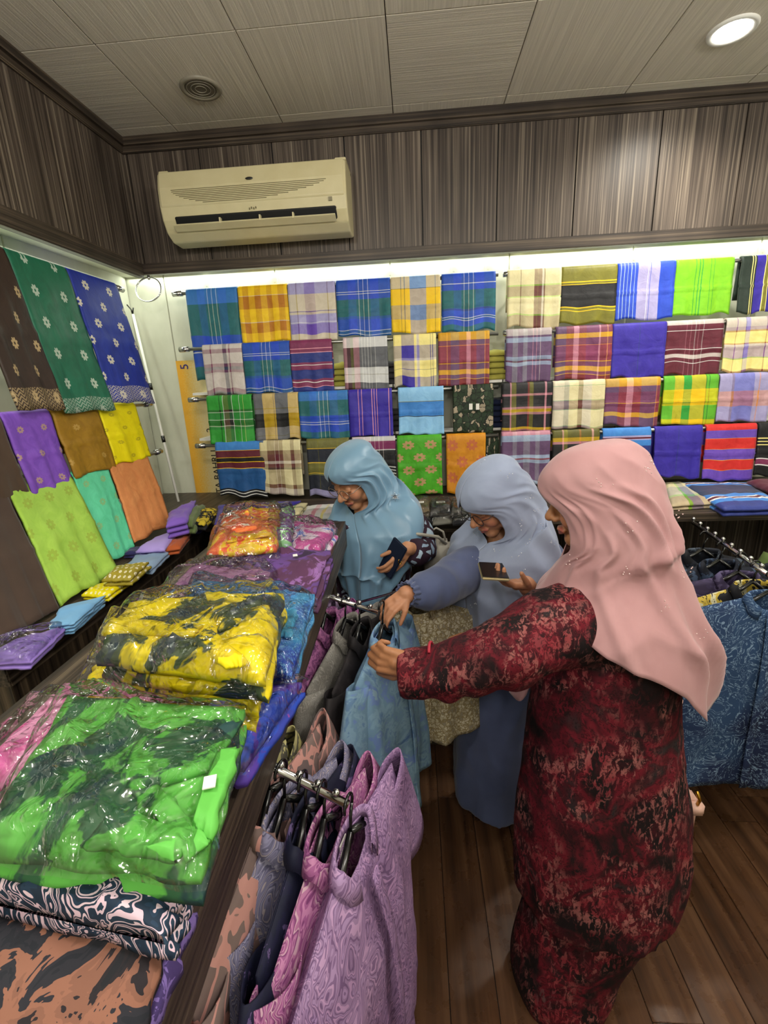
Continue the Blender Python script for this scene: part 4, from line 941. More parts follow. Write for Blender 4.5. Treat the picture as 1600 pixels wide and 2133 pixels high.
# ---------------------------------------------------------------- woman in the grey-blue headscarf
def glasses(P, e, neg, mat, s=1.):
    """thin framed spectacles in head space, P maps (right, forward, up) to the world"""
    for k in (-1, 1):
        g = G(); g.tube([P(k*.033+.024*math.cos(t)*1.05, .1-.012*abs(math.cos(t))*0, -.006+.019*math.sin(t)) for t in np.linspace(0, 2*math.pi, 29)], .0014, 6, False)
        g.build('rim', mat, e, True, neg)
        g = G(); g.tube([P(k*.058, .099, .0), P(k*.072, .085, .002), P(k*.078, .0, .004)], .0013, 6); g.build('temple', mat, e, True, neg)
    G().tube([P(-.009, .1, -.002), P(0, .104, .002), P(.009, .1, -.002)], .0013, 6).build('bridge', mat, e, True, neg)
def woman_grey():
    L0 = vv(.28, 1.5, 0); e = empty('person', L0, 0, 'person in a greyish blue headscarf and slate dress holding up a phone', 'person')
    neg = tuple(-L0)
    fwd = vv(-.80, -.42, -.50); C = at(1030, 1037, Y=1.42); g = G(); P = head(g, C, fwd, .98)
    sh_r = at(972, 1160, Y=1.38); sh_l = at(1135, 1165, Y=1.5); el = at(925, 1232, Y=1.3); wr = at(846, 1238, Y=1.16)
    nk = C+vv(.03, .04, -.15); hip = at(1055, 1330, Y=1.51)
    limb(g, [nk, vv(.33, 1.5, 1.15), hip], [.05, .085, .09]); limb(g, [sh_r+vv(.04, .07, -.06), nk-vv(0, 0, .07), sh_l+vv(0, 0, -.02)], [.036, .04, .036])
    limb(g, [sh_r+vv(.03, .07, -.06), el, wr], [.036, .034, .025])
    ell = at(1150, 1290, Y=1.48); wl = at(1096, 1218, Y=1.22); limb(g, [sh_l, ell, wl], [.045, .036, .026])
    for k in (-1, 1): limb(g, [hip+vv(.0, k*.06, -.02), at(1050, 1480, Y=1.5+k*.06), at(1045, 1610, Y=1.5+k*.05)], [.07, .05, .034])
    hand(g, wr, at(816, 1262, Y=1.13)-wr, (-.2, .3, -.93), 1, (.55, .62, .7, .75), .72, (.9, .6))
    hand(g, wl, at(1040, 1216, Y=1.17)-wl, (-.1, .15, .98), -1, (.5, .55, .6, .65), .84, (.9, .5))
    remeshed(g, 'body', skin, e, .0034, 3, None, L0, face_paint(P, .98, '#a35248', '#b07c5c'))
    glasses(P, e, neg, simple('dark_frame', '#2a2222', .3, .3))
    slate = fabric('slate_dress_cloth', '#4b5474', .8, .2)
    g = G()
    R = [pxring(1130, 985, 1120, 1.47, .1), pxring(1170, 960, 1150, 1.48, .14), pxring(1250, 958, 1160, 1.49, .15), pxring(1350, 952, 1165, 1.5, .155), pxring(1450, 946, 1165, 1.5, .165), pxring(1550, 944, 1165, 1.5, .17), pxring(1620, 945, 1150, 1.48, .165), pxring(1655, 955, 1120, 1.45, .15)]
    V, F = loft(pleat(densify(R, 5), 7, .035, .3), True, True); g.add(V, F)
    sl = [(at(1010, 1185, Y=1.45), .06), (at(978, 1185, Y=1.42), .072), (at(940, 1205, Y=1.34), .07), (at(912, 1222, Y=1.26), .062), (at(880, 1232, Y=1.21), .052), (at(862, 1234, Y=1.185), .043), (at(852, 1236, Y=1.17), .028)]
    g.tube([p for p, r in sl], [r for p, r in sl], 20)
    g.ball(at(1130, 1165, Y=1.5), .08, 14); g.tube([at(1130, 1180, Y=1.5), at(1148, 1285, Y=1.46), at(1118, 1235, Y=1.32)], [.075, .058, .036], 18)
    remeshed(g, 'dress', slate, e, .0085, 7, disp_noise(8, .012, (6, 6, 2.2), .004, (18, 18, 8)), L0)
    g = G(); c = at(850, 1237, Y=1.168); ax = unit(sl[-1][0]-sl[-2][0]); f_, r_, u_ = basis(ax)
    V, F = loft([[tuple(c+ax*q+(r_*math.cos(t)+u_*math.sin(t))*(rr+.0025*math.sin(t*14))) for t in np.linspace(0, 6.283, 84, endpoint=False)] for q, rr in ((-.012, .036), (-.004, .029), (.004, .029), (.012, .034))]); o = obj('cuff', V, F, slate, e, None, True, neg); mods(o, .002)
    f, r, u = basis(fwd); hf, hr, _ = basis((-.85, -.5, 0))
    H = lambda up, fo, rx, ry, op: (C+u*up+f*fo, r*rx, f*ry, op)
    Wd = lambda c, rx, ry, dn=.0: (np.array(c), hr*rx, (hf-vv(0, 0, dn))*ry, 0)
    lv = [H(.126, -.01, .0005, .0005, 0), H(.115, -.01, .052, .062, 0), H(.086, -.004, .082, .1, .0), H(.045, -.002, .093, .118, .15), H(.005, -.014, .098, .116, .74), H(-.045, -.022, .1, .114, .84), H(-.092, -.026, .106, .116, .66), H(-.116, -.022, .114, .118, 0),
          Wd(at(1040, 1100, Y=1.46), .158, .13, .7), Wd(at(1042, 1148, Y=1.475), .212, .145, .5), Wd(at(1045, 1215, Y=1.48), .215, .155), Wd(at(1042, 1275, Y=1.49), .215, .15), Wd(at(1038, 1340, Y=1.49), .21, .15)]
    def te(th):
        a = th/(2*math.pi)*360
        return float(np.interp(a, [0, 20, 40, 60, 90, 180, 270, 310, 335, 360], [11.6, 12.0, 12.0, 11.4, 9.9, 9.9, 9.9, 10.0, 10.8, 11.6]))
    fo = ridges([(.5, .12, .09, .011, 6, 10), (.9, .1, .1, .012, 6, 11), (1.3, .1, .1, .011, 3, 11), (1.7, .1, .1, .012, 3, 11), (5.6, -.05, .12, .012, 8, 12), (.25, 0, .1, .012, 8.2, 12.5), (5.95, .0, .1, .01, 8.5, 12.5), (2.2, 0, .15, .014, 5, 11), (5.2, -.1, .12, .012, 5, 11), (4.6, -.1, .12, .012, 6, 11), (1.1, .3, .06, .008, 4, 9)])
    V, F = colloft(lv, te, fo, 130, 92, sd=4, swag=(.011, 1.5, 1.8, .1)); o = obj('headscarf', V, F, chiffon('greyblue_chiffon', '#8b95ad', 1.), e, None, True, neg); mods(o, .0022, 0, 1)
    sp = []; co = np.array(V)
    for (x, y) in ((1015, 953), (1057, 992), (1103, 1037), (967, 1078), (1117, 1062), (1130, 1092), (995, 1110), (1082, 1095), (1103, 1128), (992, 1165), (1150, 1128), (1078, 1158), (1030, 1150), (1090, 1195), (972, 1215), (985, 1260)):
        d = unit(at(x, y, Y=1.0)-CAM); q = co-CAM; along = q@d; dist = np.linalg.norm(q-along[:, None]*d, axis=1); ok = np.where(dist < .02)[0]
        if len(ok): i = ok[np.argmin(along[ok])]; sp.append(CAM+d*(along[i]-.003))
    sparkle(e, L0, sp, simple('clear_crystal', '#e8ecf4', .12, .5))
    ph = (at(1027, 1190, Y=1.17)); p = empty('phone', ph, 0, 'black phone with a pale gold edge held by the person in the greyish blue headscarf', 'phone')
    a = G().box((-.036, -.004, -.075), (.036, .004, .075), .0035).build('case', simple('pale_gold', '#b5a888', .3, .7), p); b = G().box((-.033, -.0052, -.072), (.033, -.0035, .072), .0008).build('screen', simple('glass_black', '#060607', .3, 0, .3), p)
    p.rotation_euler = (math.radians(-97), math.radians(3), math.radians(-4))
woman_grey()

# ---------------------------------------------------------------- woman in the satin headscarf
def woman_teal():
    L0 = vv(-.14, 1.69, 0); e = empty('person', L0, 0, 'person in a satin steel blue headscarf with a starburst brooch and glasses', 'person')
    neg = tuple(-L0)
    fwd = vv(-.60, -.66, -.48); C = at(741, 992, Y=1.66); g = G(); P = head(g, C, fwd, .97)
    sh_r = at(715, 1085, Y=1.62); sh_l = at(845, 1070, Y=1.68); el = at(880, 1150, Y=1.62); wr = at(848, 1142, Y=1.5)
    nk = C+vv(.03, .03, -.14); hip = at(772, 1260, Y=1.68)
    limb(g, [nk, at(780, 1120, Y=1.68), hip], [.05, .075, .08]); limb(g, [sh_r+vv(.05, .07, -.05), nk-vv(0, 0, .07), sh_l+vv(-.02, 0, -.03)], [.034, .04, .034])
    limb(g, [sh_l, el, wr], [.044, .036, .025]); limb(g, [sh_r+vv(.05, .07, -.05), at(706, 1180, Y=1.66), at(702, 1250, Y=1.64)], [.03, .03, .024])
    hand(g, at(700, 1250, Y=1.62), (0, -.1, -1), (1, 0, 0), 1, (.4,)*4, .8)
    for k in (-1, 1): limb(g, [hip+vv(k*.05, 0, -.02), at(768+k*26, 1430, Y=1.67), at(766+k*26, 1570, Y=1.66)], [.07, .05, .034])
    hand(g, wr, at(824, 1176, Y=1.47)-wr, (-.35, .75, .1), -1, (.45, .5, .55, .6), .8, (.95, .45))
    remeshed(g, 'body', skin, e, .0034, 3, None, L0, face_paint(P, .97, '#94453c', '#b98562'))
    glasses(P, e, neg, simple('silver_frame', '#9a8a80', .25, .8))
    dk = batik('dark_pebble_print', 'vein', ['#2a1626', '#8fa3b6', '#8397ab', '#2a1626', '#9aaebf', '#7f92a8'], 26, 'Object', .8, .08, .16)
    g = G()
    R = [pxring(1072, 730, 825, 1.70, .05), pxring(1100, 712, 850, 1.70, .07), pxring(1150, 702, 858, 1.70, .085), pxring(1250, 692, 850, 1.69, .11), pxring(1400, 690, 850, 1.69, .115), pxring(1540, 690, 855, 1.69, .115), pxring(1590, 690, 852, 1.69, .115)]
    V, F = loft(pleat(densify(R, 5), 6, .03, .3), True, True); g.add(V, F)
    g.ball(at(846, 1076, Y=1.69), .058, 14); g.tube([at(845, 1072, Y=1.68), at(872, 1110, Y=1.65), at(880, 1148, Y=1.6), at(868, 1150, Y=1.55), at(857, 1147, Y=1.52)], [.06, .058, .056, .052, .04], 18)
    g.tube([at(722, 1090, Y=1.66), at(704, 1180, Y=1.64), at(700, 1245, Y=1.62)], [.06, .052, .045], 18)
    remeshed(g, 'dress', dk, e, .008, 6, disp_noise(18, .01, (7, 7, 2.4), .003, (20, 20, 9)), L0)
    f, r, u = basis(fwd); hf, hr, _ = basis((-.35, -.94, 0))
    H = lambda up, fo, rx, ry, op: (C+u*up+f*fo, r*rx, f*ry, op)
    Wd = lambda c, rx, ry, dn=.0: (np.array(c), hr*rx, (hf-vv(0, 0, dn))*ry, 0)
    lv = [H(.124, -.012, .0005, .0005, 0), H(.112, -.012, .052, .062, 0), H(.084, -.006, .08, .1, .0), H(.05, -.006, .088, .11, .2), H(.014, -.018, .092, .108, .82), H(-.04, -.026, .094, .108, .88), H(-.088, -.03, .1, .11, .68), H(-.116, -.026, .11, .112, 0),
          Wd(at(772, 1050, Y=1.675), .15, .12, .75), Wd(at(782, 1082, Y=1.675), .188, .135, .55), Wd(at(785, 1135, Y=1.67), .18, .14, .4), Wd(at(784, 1180, Y=1.66), .15, .135), Wd(at(788, 1230, Y=1.65), .125, .135)]
    def te(th):
        a = th/(2*math.pi)*360
        return float(np.interp(a, [0, 25, 45, 65, 90, 130, 180, 240, 275, 300, 330, 360], [12.0, 11.7, 11.0, 10.5, 10.3, 9.6, 9.3, 9.3, 9.7, 11.0, 11.8, 12.0]))
    fo = ridges([(5.75, .02, .1, .012, 3, 8), (5.35, .03, .1, .013, 3, 9), (4.95, .03, .12, .014, 4, 9), (4.5, 0, .12, .012, 4, 9), (.75, -.04, .1, .02, 7.5, 12.5), (.35, 0, .09, .014, 8, 12.5), (6.1, .05, .1, .016, 8.3, 12.5), (5.6, .1, .1, .016, 8.3, 12.5), (1.2, -.03, .12, .016, 8, 12), (5.2, .06, .1, .012, 9, 12)])
    sat = MT('steel_blue_satin', .38, .5); n2 = sat.noise(sat.coord(), 6, 2); sat.col(sat.mix(.1, '#6c90aa', sat.ramp(n2.outputs[0], [(.3, '#000000'), (.7, '#ffffff')]), 'SOFT_LIGHT')); sat.b.inputs['Sheen Weight'].default_value = .3
    V, F = colloft(lv, te, fo, 130, 92, sd=7, wr=.003, swag=(.015, 1.15, 2.2, .1)); o = obj('headscarf', V, F, sat.m, e, None, True, neg); mods(o, .0022, 0, 1)
    co = np.array(V); d = unit(at(823, 1035, Y=1.5)-CAM); q = co-CAM; along = q@d; dist = np.linalg.norm(q-along[:, None]*d, axis=1); ok = np.where(dist < .02)[0]
    bc = CAM+d*((along[ok].min() if len(ok) else 1.8)-.006); g = G()
    for k in range(12):
        t = k/12*6.283; L = .017 if k % 2 else .012; g.tube([bc, bc+vv(math.cos(t)*L, -.003, math.sin(t)*L)], [.0016, .0007], 5)
    g.ball(bc+vv(0, -.004, 0), .0035, 8); g.build('brooch', chrome, e, True, neg)
    g = G(); c = at(833, 1170, Y=1.45); g.tube([c+vv(.5*math.cos(t), .4*math.cos(t), math.sin(t))*.0095 for t in np.linspace(0, 6.28, 13)], .0015, 6); g.build('finger_ring', gold, e, True, neg)
    ph = at(818, 1163, Y=1.47); p = empty('phone', ph, 0, 'dark phone held against the waist of the person in the satin headscarf', 'phone')
    G().box((-.034, -.004, -.07), (.034, .004, .07), .0035).build('case', simple('navy_case', '#1a2234', .35), p); G().box((-.03, .0035, -.066), (.03, .0052, .066), .0008).build('screen', MC['glass_black'], p)
    p.rotation_euler = (math.radians(-8), math.radians(28), math.radians(-42))
    hb = at(912, 1150, Y=1.66); b = empty('handbag', hb, 0, 'grey leather handbag on the arm of the person in the satin headscarf', 'handbag')
    G().box((-.05, -.03, -.09), (.05, .03, .05), .014).build('pouch', grey_bag, b, True)
    G().tube([(-.035, -.01, .045), (-.03, -.01, .085), (-.005, -.01, .1), (.02, -.01, .085), (.03, -.01, .045)], .004, 8).build('handle', grey_bag, b, True)
    a = at(842, 1115, Y=1.6)-hb; G().tube([(.03, -.02, .04), (.0, -.04, .075), a+vv(.06, -.03, .012), a+vv(.02, -.03, .018), a], .006, 8).build('strap', grey_bag, b, True)
woman_teal()

# ---------------------------------------------------------------- folded and bagged goods
def pxq(pts, z): return [at(x, y, Z=z) for x, y in pts]
def folded(name, cat, label, pts, zt, th, mat, group=None, seed=0, wr=.004, n=18, layers=1, bag=0, flaps=(), uvs=(1, 1), tagpx=None, edge=.22):
    """pts: FL, FR, NR, NL pixels of the top face at height zt"""
    q = pxq(pts, zt); c = sum(q)/4; e = empty(name, (c[0], c[1], zt-th), 0, label, cat, group); loc = (c[0], c[1], zt-th)
    lt = th/layers
    for k in range(layers):
        sc = 1+.012*math.sin(k*3+seed); qq = [c+(p-c)*sc+vv(math.sin(k*5+seed)*.003, math.cos(k*7+seed)*.003, 0) for p in q]
        blob_pad(qq, zt-k*lt, lt*.97, mat, 'cloth', e, n, n, seed+k, wr if k == 0 else wr*.4, edge, uvs, loc)
    for k, (fp, up, fm, nm) in enumerate(flaps):
        fq = pxq(fp, zt+up); blob_pad(fq, zt+up+.004, .009, fm, nm, e, 14, 14, seed+20+k, wr*.5, .1, uvs, loc)
    if bag:
        qq = [c+(p-c)*(1+bag)+vv(0, 0, 0) for p in q]
        blob_pad(qq, zt+.017, th+.009, film, 'plastic_bag', e, 44, 44, seed+50, .0075, .16, (1, 1), loc, False)
    if tagpx:
        t = at(tagpx[0], tagpx[1], Z=zt+.014); G().box((-.0055, -.007, 0), (.0055, .007, .0012)).build('price_tag', white_card, e, False, tuple(t-np.array(loc)), .3)
    return e
yel = batik('yellow_tie_dye', 'tie', ['#26343e', '#26343e', '#2b3a44', '#3d4c34', '#dcc80c', '#e6d00a', '#dcc60c', '#e6d00a'], 9, 'Object', .6, .12, None, (1, .7, 1))
yel2 = batik('yellow_tie_dye_lower', 'tie', ['#28363f', '#303f38', '#d8c40c', '#ecd60a', '#ecd60a'], 6, 'Object', .6, .2, None, (.6, 1.6, 1))
grn = batik('green_tie_dye', 'tie', ['#16303a', '#1f3f3e', '#2c5a3a', '#5cae46', '#62b64c', '#5eb048'], 9.5, 'Object', .6, .12)
pinkdye = batik('pink_tie_dye', 'tie', ['#c8388e', '#d868a8', '#e8a0c8', '#d85aa0'], 7, 'Object', .6, .2)
bludye = batik('blue_violet_tie_dye', 'tie', ['#c8508e', '#3a48b0', '#2f50c4', '#5a3fa8', '#2f50c4'], 9, 'Object', .6, .2)
pbdye = batik('pink_blue_tie_dye', 'tie', ['#3552b4', '#5a78cc', '#e4d4e4', '#c85aa0', '#c04a96', '#d888b8'], 11, 'Object', .6, .25)
orgdye = batik('orange_tie_dye', 'tie', ['#3a3e3c', '#e0dcc8', '#d8562c', '#e07a3c', '#e8c41c', '#e4603a', '#ecc81c'], 8, 'Object', .6, .25)
blufern = batik('blue_fern_batik', 'fern', ['#8fd0ec', '#2c3fa8', '#3f9ccc', '#2f52b8'], 26, 'Object', .6, .1)
purp = batik('purple_stain_batik', 'tie', ['#1e1626', '#33223e', '#5f3f80', '#54304f', '#8a5f9c'], 9, 'Object', .65, .25)
navyp = batik('navy_pink_coral_batik', 'swirl', ['#1f3044', '#243a52', '#e0c8d4', '#24384c', '#dcc0d0', '#1f3044'], 34, 'Object', .7, .06)
brnb = batik('brown_leaf_batik', 'blotch', ['#1b1c22', '#1e2027', '#26262d', '#8a5e4c', '#7e5646', '#241f23', '#1c1d22'], 17, 'Object', .75, .1, None, (1.4, .8, 1))
viob = batik('violet_block_batik', 'blotch', ['#3a2c58', '#443468', '#7a64a8', '#4a3a70'], 26, 'Object', .75, .1)
magb = batik('magenta_under_batik', 'blotch', ['#8a5a88', '#a878a0', '#5a3a60'], 14, 'Object', .75, .2)
lowst = TT+.0015
folded('folded_batik', 'cloth', 'dark brown folded batik with salmon leaf shapes at the near end of the table', [(-60, 1880), (330, 1925), (262, 2230), (-420, 2230)], TT+.045, .043, brnb, None, 1, .004, 20, 2)
folded('folded_batik', 'cloth', 'violet folded batik strip at the near right edge of the table', [(350, 1885), (402, 1880), (300, 2160), (262, 2160)], TT+.02, .0185, viob, None, 2)
folded('folded_batik', 'cloth', 'navy folded batik with pale pink coral shapes under the green bag', [(0, 1768), (385, 1815), (345, 1920), (-140, 1810)], TT+.085, .04, navyp, None, 3, .006, 20, 2)
folded('bagged_shirt', 'shirt', 'pink tie dye shirt in clear bag, peeking out left under the green one', [(105, 1430), (330, 1470), (200, 1660), (-70, 1600)], TT+.075, .05, pinkdye, None, 4, .005, 18, 2, .12)
folded('bagged_shirt', 'shirt', 'blue violet tie dye shirt in clear bag, right under the green one', [(470, 1420), (632, 1408), (508, 1585), (380, 1600)], TT+.06, .04, bludye, None, 5, .005, 18, 2, .13, uvs=(1, 1))
Z = TT+.125
folded('bagged_shirt', 'shirt', 'folded green and dark tie dye shirt in a clear plastic bag', [(135, 1432), (508, 1462), (410, 1808), (-70, 1758)], Z, .045, grn, None, 6, .006, 30, 2, .07,
       (([(270, 1555), (505, 1500), (440, 1600), (262, 1650)], .004, grn, 'collar'), ([(262, 1640), (330, 1640), (440, 1745), (385, 1790)], .003, grn, 'sleeve'), ([(455, 1555), (500, 1556), (440, 1745), (400, 1725)], .004, grn, 'placket'), ([(235, 1680), (400, 1735), (370, 1790), (170, 1758)], .005, grn, 'sleeve')), tagpx=(437, 1630))
folded('bagged_shirt', 'shirt', 'lower yellow and black tie dye shirt in clear bag, showing its front edge', [(200, 1360), (545, 1395), (528, 1462), (165, 1412)], TT+.105, .05, yel2, None, 7, .006, 24, 2, .1)
folded('bagged_shirt', 'shirt', 'blue fern batik shirt in clear bag with cyan patch beside the yellow one', [(400, 1196), (650, 1228), (600, 1392), (350, 1330)], TT+.085, .06, blufern, None, 8, .005, 24, 3, .08,
       (([(590, 1268), (622, 1268), (606, 1325), (572, 1322)], .004, simple('cyan_patch', '#3f9cc4', .6), 'pocket'),))
folded('bagged_shirt', 'shirt', 'folded yellow and black tie dye shirt in a clear plastic bag', [(268, 1236), (588, 1222), (548, 1392), (196, 1352)], TT+.15, .05, yel, None, 9, .006, 28, 2, .09,
       (([(440, 1276), (560, 1240), (562, 1272), (458, 1312)], .004, yel, 'collar'), ([(430, 1300), (520, 1380), (470, 1388), (400, 1340)], .003, yel, 'sleeve'), ([(222, 1292), (420, 1300), (400, 1322), (210, 1318)], .003, yel2, 'placket')))
folded('bagged_shirt', 'shirt', 'pale pink folded batik in clear bag behind the blue fern one', [(400, 1168), (560, 1180), (560, 1235), (345, 1225)], TT+.07, .045, magb, None, 31, .005, 16, 2, .2)
folded('folded_batik', 'cloth', 'dark purple stained batik with a white tag beyond the blue one', [(450, 1128), (690, 1138), (655, 1232), (430, 1172)], TT+.06, .055, purp, None, 10, .009, 24, 3, 0, (), tagpx=(615, 1157), edge=.3)
folded('bagged_shirt', 'shirt', 'pink and blue tie dye shirt in clear bag at the far table corner', [(596, 1074), (702, 1092), (668, 1142), (560, 1130)], TT+.055, .05, pbdye, None, 11, .006, 20, 2, .08)
folded('bagged_shirt', 'shirt', 'orange, red and yellow tie dye shirt in clear bag on the far table end', [(466, 1060), (588, 1050), (575, 1128), (428, 1144)], TT+.1, .095, orgdye, None, 12, .007, 24, 3, .1,
       (([(500, 1086), (560, 1078), (566, 1112), (470, 1128)], .003, orgdye, 'sleeve'),))
folded('bagged_shirt', 'shirt', 'pale tie dye shirt in clear bag between the orange and pink ones', [(560, 1052), (612, 1050), (604, 1118), (556, 1120)], TT+.085, .08, batik('pale_tie_dye', 'tie', ['#4a78a8', '#9cc4cc', '#7a4f90', '#8cc48a', '#b8cfd8'], 12, 'Object', .6, .2), None, 13, .005, 16, 2, .1)
# left counter goods
def cl(name, label, pts, zt, th, col, sd, layers=2, bag=0, mat=None, cat='cloth', group=None):
    return folded(name, cat, label, pts, zt, th-.0015, mat or fabric('cloth_'+col.strip('#'), col, .6), group, sd, .004, 14, layers, bag)
cl('bagged_cloth', 'lavender cloth in clear bag at the near end of the left counter', [(30, 1328), (140, 1297), (60, 1374), (-70, 1378)], CT+.025, .025, '#8d72c4', 20, 2, .03)
cl('folded_cloth', 'light blue folded cloth on the left counter below the lime one', [(125, 1262), (218, 1236), (152, 1294), (100, 1300)], CT+.035, .035, '#6d9fc8', 21, 4)
ydot = songket('yellow_dotted', '#dfce10', '#e8e4c0', (6, 6), None, .25, .5); mdot = songket('mustard_dotted', '#97882a', '#ded8c0', (6, 5), None, .28, .5)
cl('folded_cloth', 'yellow white-dotted folded cloth under the mustard one on the left counter', [(200, 1215), (290, 1192), (222, 1240), (170, 1236)], CT+.02, .02, '', 22, 2, 0, ydot)
cl('folded_cloth', 'mustard folded cloth with white dots on the left counter', [(245, 1172), (312, 1166), (272, 1202), (212, 1204)], CT+.05, .028, '', 23, 2, 0, mdot)
cl('folded_cloth', 'grey blue folded cloth on the left counter behind the mustard one', [(285, 1150), (352, 1148), (315, 1186), (262, 1180)], CT+.02, .02, '#7f96b4', 24)
cl('folded_cloth', 'navy folded cloth under the lavender one on the left counter', [(262, 1140), (325, 1138), (315, 1152), (258, 1152)], CT+.025, .022, '#2e2a5c', 25)
cl('folded_cloth', 'rust orange folded cloth on the left counter near the corner', [(345, 1118), (398, 1102), (372, 1138), (325, 1145)], CT+.03, .03, '#a84f24', 26, 2)
cl('folded_cloth', 'pale lavender folded cloth on the left counter below the apricot one', [(318, 1118), (372, 1098), (340, 1138), (280, 1142)], CT+.045, .04, '#a48fd8', 27, 2)
cl('folded_cloth', 'purple folded cloth tilted on the corner of the counters', [(352, 1062), (408, 1036), (388, 1080), (345, 1090)], CT+.10, .06, '#7654b4', 28, 3)
cl('folded_cloth', 'olive green folded cloth in the counter corner', [(400, 1052), (428, 1046), (402, 1086), (386, 1086)], CT+.085, .05, '#56663a', 29, 2)
cl('folded_cloth', 'black and yellow folded cloth in the counter corner', [(415, 1052), (452, 1056), (425, 1088), (398, 1086)], CT+.07, .035, '', 30, 2, 0, batik('black_yellow', 'blotch', ['#17171a', '#1c1c1e', '#c0a830', '#17171a'], 14, 'Object'))
cl('folded_cloth', 'dark violet cloth stack under the purple one in the counter corner', [(350, 1082), (442, 1076), (415, 1098), (345, 1102)], CT+.03, .03, '#33286c', 31, 2)
vst = pl('violet_stripe', 'v1 s.15 v1 s.15 v1 s.15 v1 s.15 v1 s.15 v1 s.15 v1', '')
cl('folded_sarong', 'violet striped folded sarongs stacked on the back counter left of the table', [(455, 1048), (625, 1040), (560, 1070), (445, 1090)], CT+.06, .06, '', 32, 4, 0, vst)
cl('folded_sarong', 'white, pink and green checked folded sarong on the back counter behind the table', [(640, 1050), (712, 1046), (690, 1074), (622, 1076)], CT+.05, .05, '', 33, 3, 0, pl('fold_pink', 'W1 p.5 W.6 y.3 W1', 'W1 D.5 m.6 D.4', .5))
cl('folded_sarong', 'cream and green folded sarong beside the checked one on the back counter', [(598, 1046), (640, 1044), (622, 1066), (588, 1072)], CT+.045, .045, '', 34, 3, 0, pl('fold_cream', 'c1 g.2 c1', 'c1 D.3 c1', .5))
pk = [('brown', '#6a5a3c', 868), ('black', '#1c1c20', 912), ('dark', '#3c3a30', 955)]
for k, (nm, colr, x) in enumerate(pk):
    e = cl('bagged_cloth', '%s cloth in clear bag with barcode card on the back counter, %s of three' % (nm, ('left', 'middle', 'right')[k]), [(x-14, 1040), (x+28, 1038), (x+30, 1064), (x-16, 1068)], CT+.045, .045, colr, 35+k, 2, .06)
    e2 = None; c = at(x+6, 1046, Z=CT+.06); o0 = np.array(e.location); G().box((-.018, -.012, 0), (.018, .012, .001)).build('barcode_card', white_card, e, False, tuple(c-o0))
    g = G()
    for q in range(6): g.box((-.012+q*.0045, -.008, .001), (-.0102+q*.0045, .008, .0014))
    o = g.build('barcode', simple('black_ink', '#191614'), e, False, tuple(c-o0)); o['kind'] = 'stuff'
    cl('bagged_cloth', '%s cloth in clear bag lying under the %s of three on the back counter' % (('black', 'grey', 'black')[k], ('left', 'middle', 'right')[k]), [(x-12, 1072), (x+30, 1068), (x+28, 1082), (x-12, 1086)], CT+.02, .02, ('#222226', '#77756c', '#222226')[k], 45+k, 1, .06)
cl('folded_sarong', 'cream, green and brown checked folded sarong on the counter beside the pink headscarf', [(1385, 1002), (1420, 1000), (1500, 1044), (1400, 1050)], CT+.03, .03, '', 50, 2, 0, pl('fold_straw', 'c1 f.2 K.6 c.6 f.2', 'c1 K1 g.2 m.8', .5))
cl('folded_sarong', 'navy folded sarong with blue and white stripes on the right counter', [(1412, 1000), (1556, 1000), (1640, 1052), (1510, 1056)], CT+.04, .04, '', 51, 2, 0, pl('fold_blue', '', 'L.5 W.1 m.3 W.12 L.4 d2 L.6 W.12 m.25 W.12 L.5 b1'))
cl('folded_sarong', 'maroon folded cloth at the right edge of the right counter', [(1556, 996), (1640, 996), (1690, 1018), (1600, 1014)], CT+.06, .06, '#5a2434', 52, 2)

# ---------------------------------------------------------------- rails, hangers, shirts
def rail(pts, label, r=.0085, step=.032):
    p0 = vv(*pts[0]); e = empty('display_rail', p0, 0, label, 'rack'); P = [vv(*p)-p0 for p in pts]
    G().tube(P, r*.8, 12).build('bar', chrome, e, True)
    L = [np.linalg.norm(b-a) for a, b in zip(P, P[1:])]; d = 0; T = sum(L)
    while d <= T:
        q = d; i = 0
        while i < len(L)-1 and q > L[i]: q -= L[i]; i += 1
        c = P[i]+(P[i+1]-P[i])*q/L[i]; G().ball(c+vv(0, 0, r*1.5), r*.72, 12).tube([c, c+vv(0, 0, r*1.5)], r*.35, 6).build('stop_ball', chrome, e, True); d += step
    return e
def hanger(pos, rz, W, label, grp):
    e = empty('hanger', pos, rz, label, 'hanger', grp); g = G(); R = .016
    g.tube([(R*math.cos(t)*1.0, 0, -.004+R*math.sin(t)) for t in np.linspace(-.6, 3.3, 14)]+[(0.0, 0, -.045), (0, 0, -.07)][:0], .0026, 8)
    g.tube([(R*math.cos(-.6), 0, -.004+R*math.sin(-.6)), (.004, 0, -.034), (0, 0, -.06)], .0028, 8); g.build('hook', black_pl, e, True)
    g = G(); h = W/2*.92
    for s_ in (-1, 1): g.tube([(0, 0, -.058), (s_*h*.25, 0, -.1), (s_*h*.7, 0, -.138), (s_*h*.9, 0, -.156)], [.006, .007, .0075, .006], 8)
    g.tube([(-h*.8, 0, -.152), (0, 0, -.16), (h*.8, 0, -.152)], .0035, 6); g.build('arms', black_pl, e, True); return e
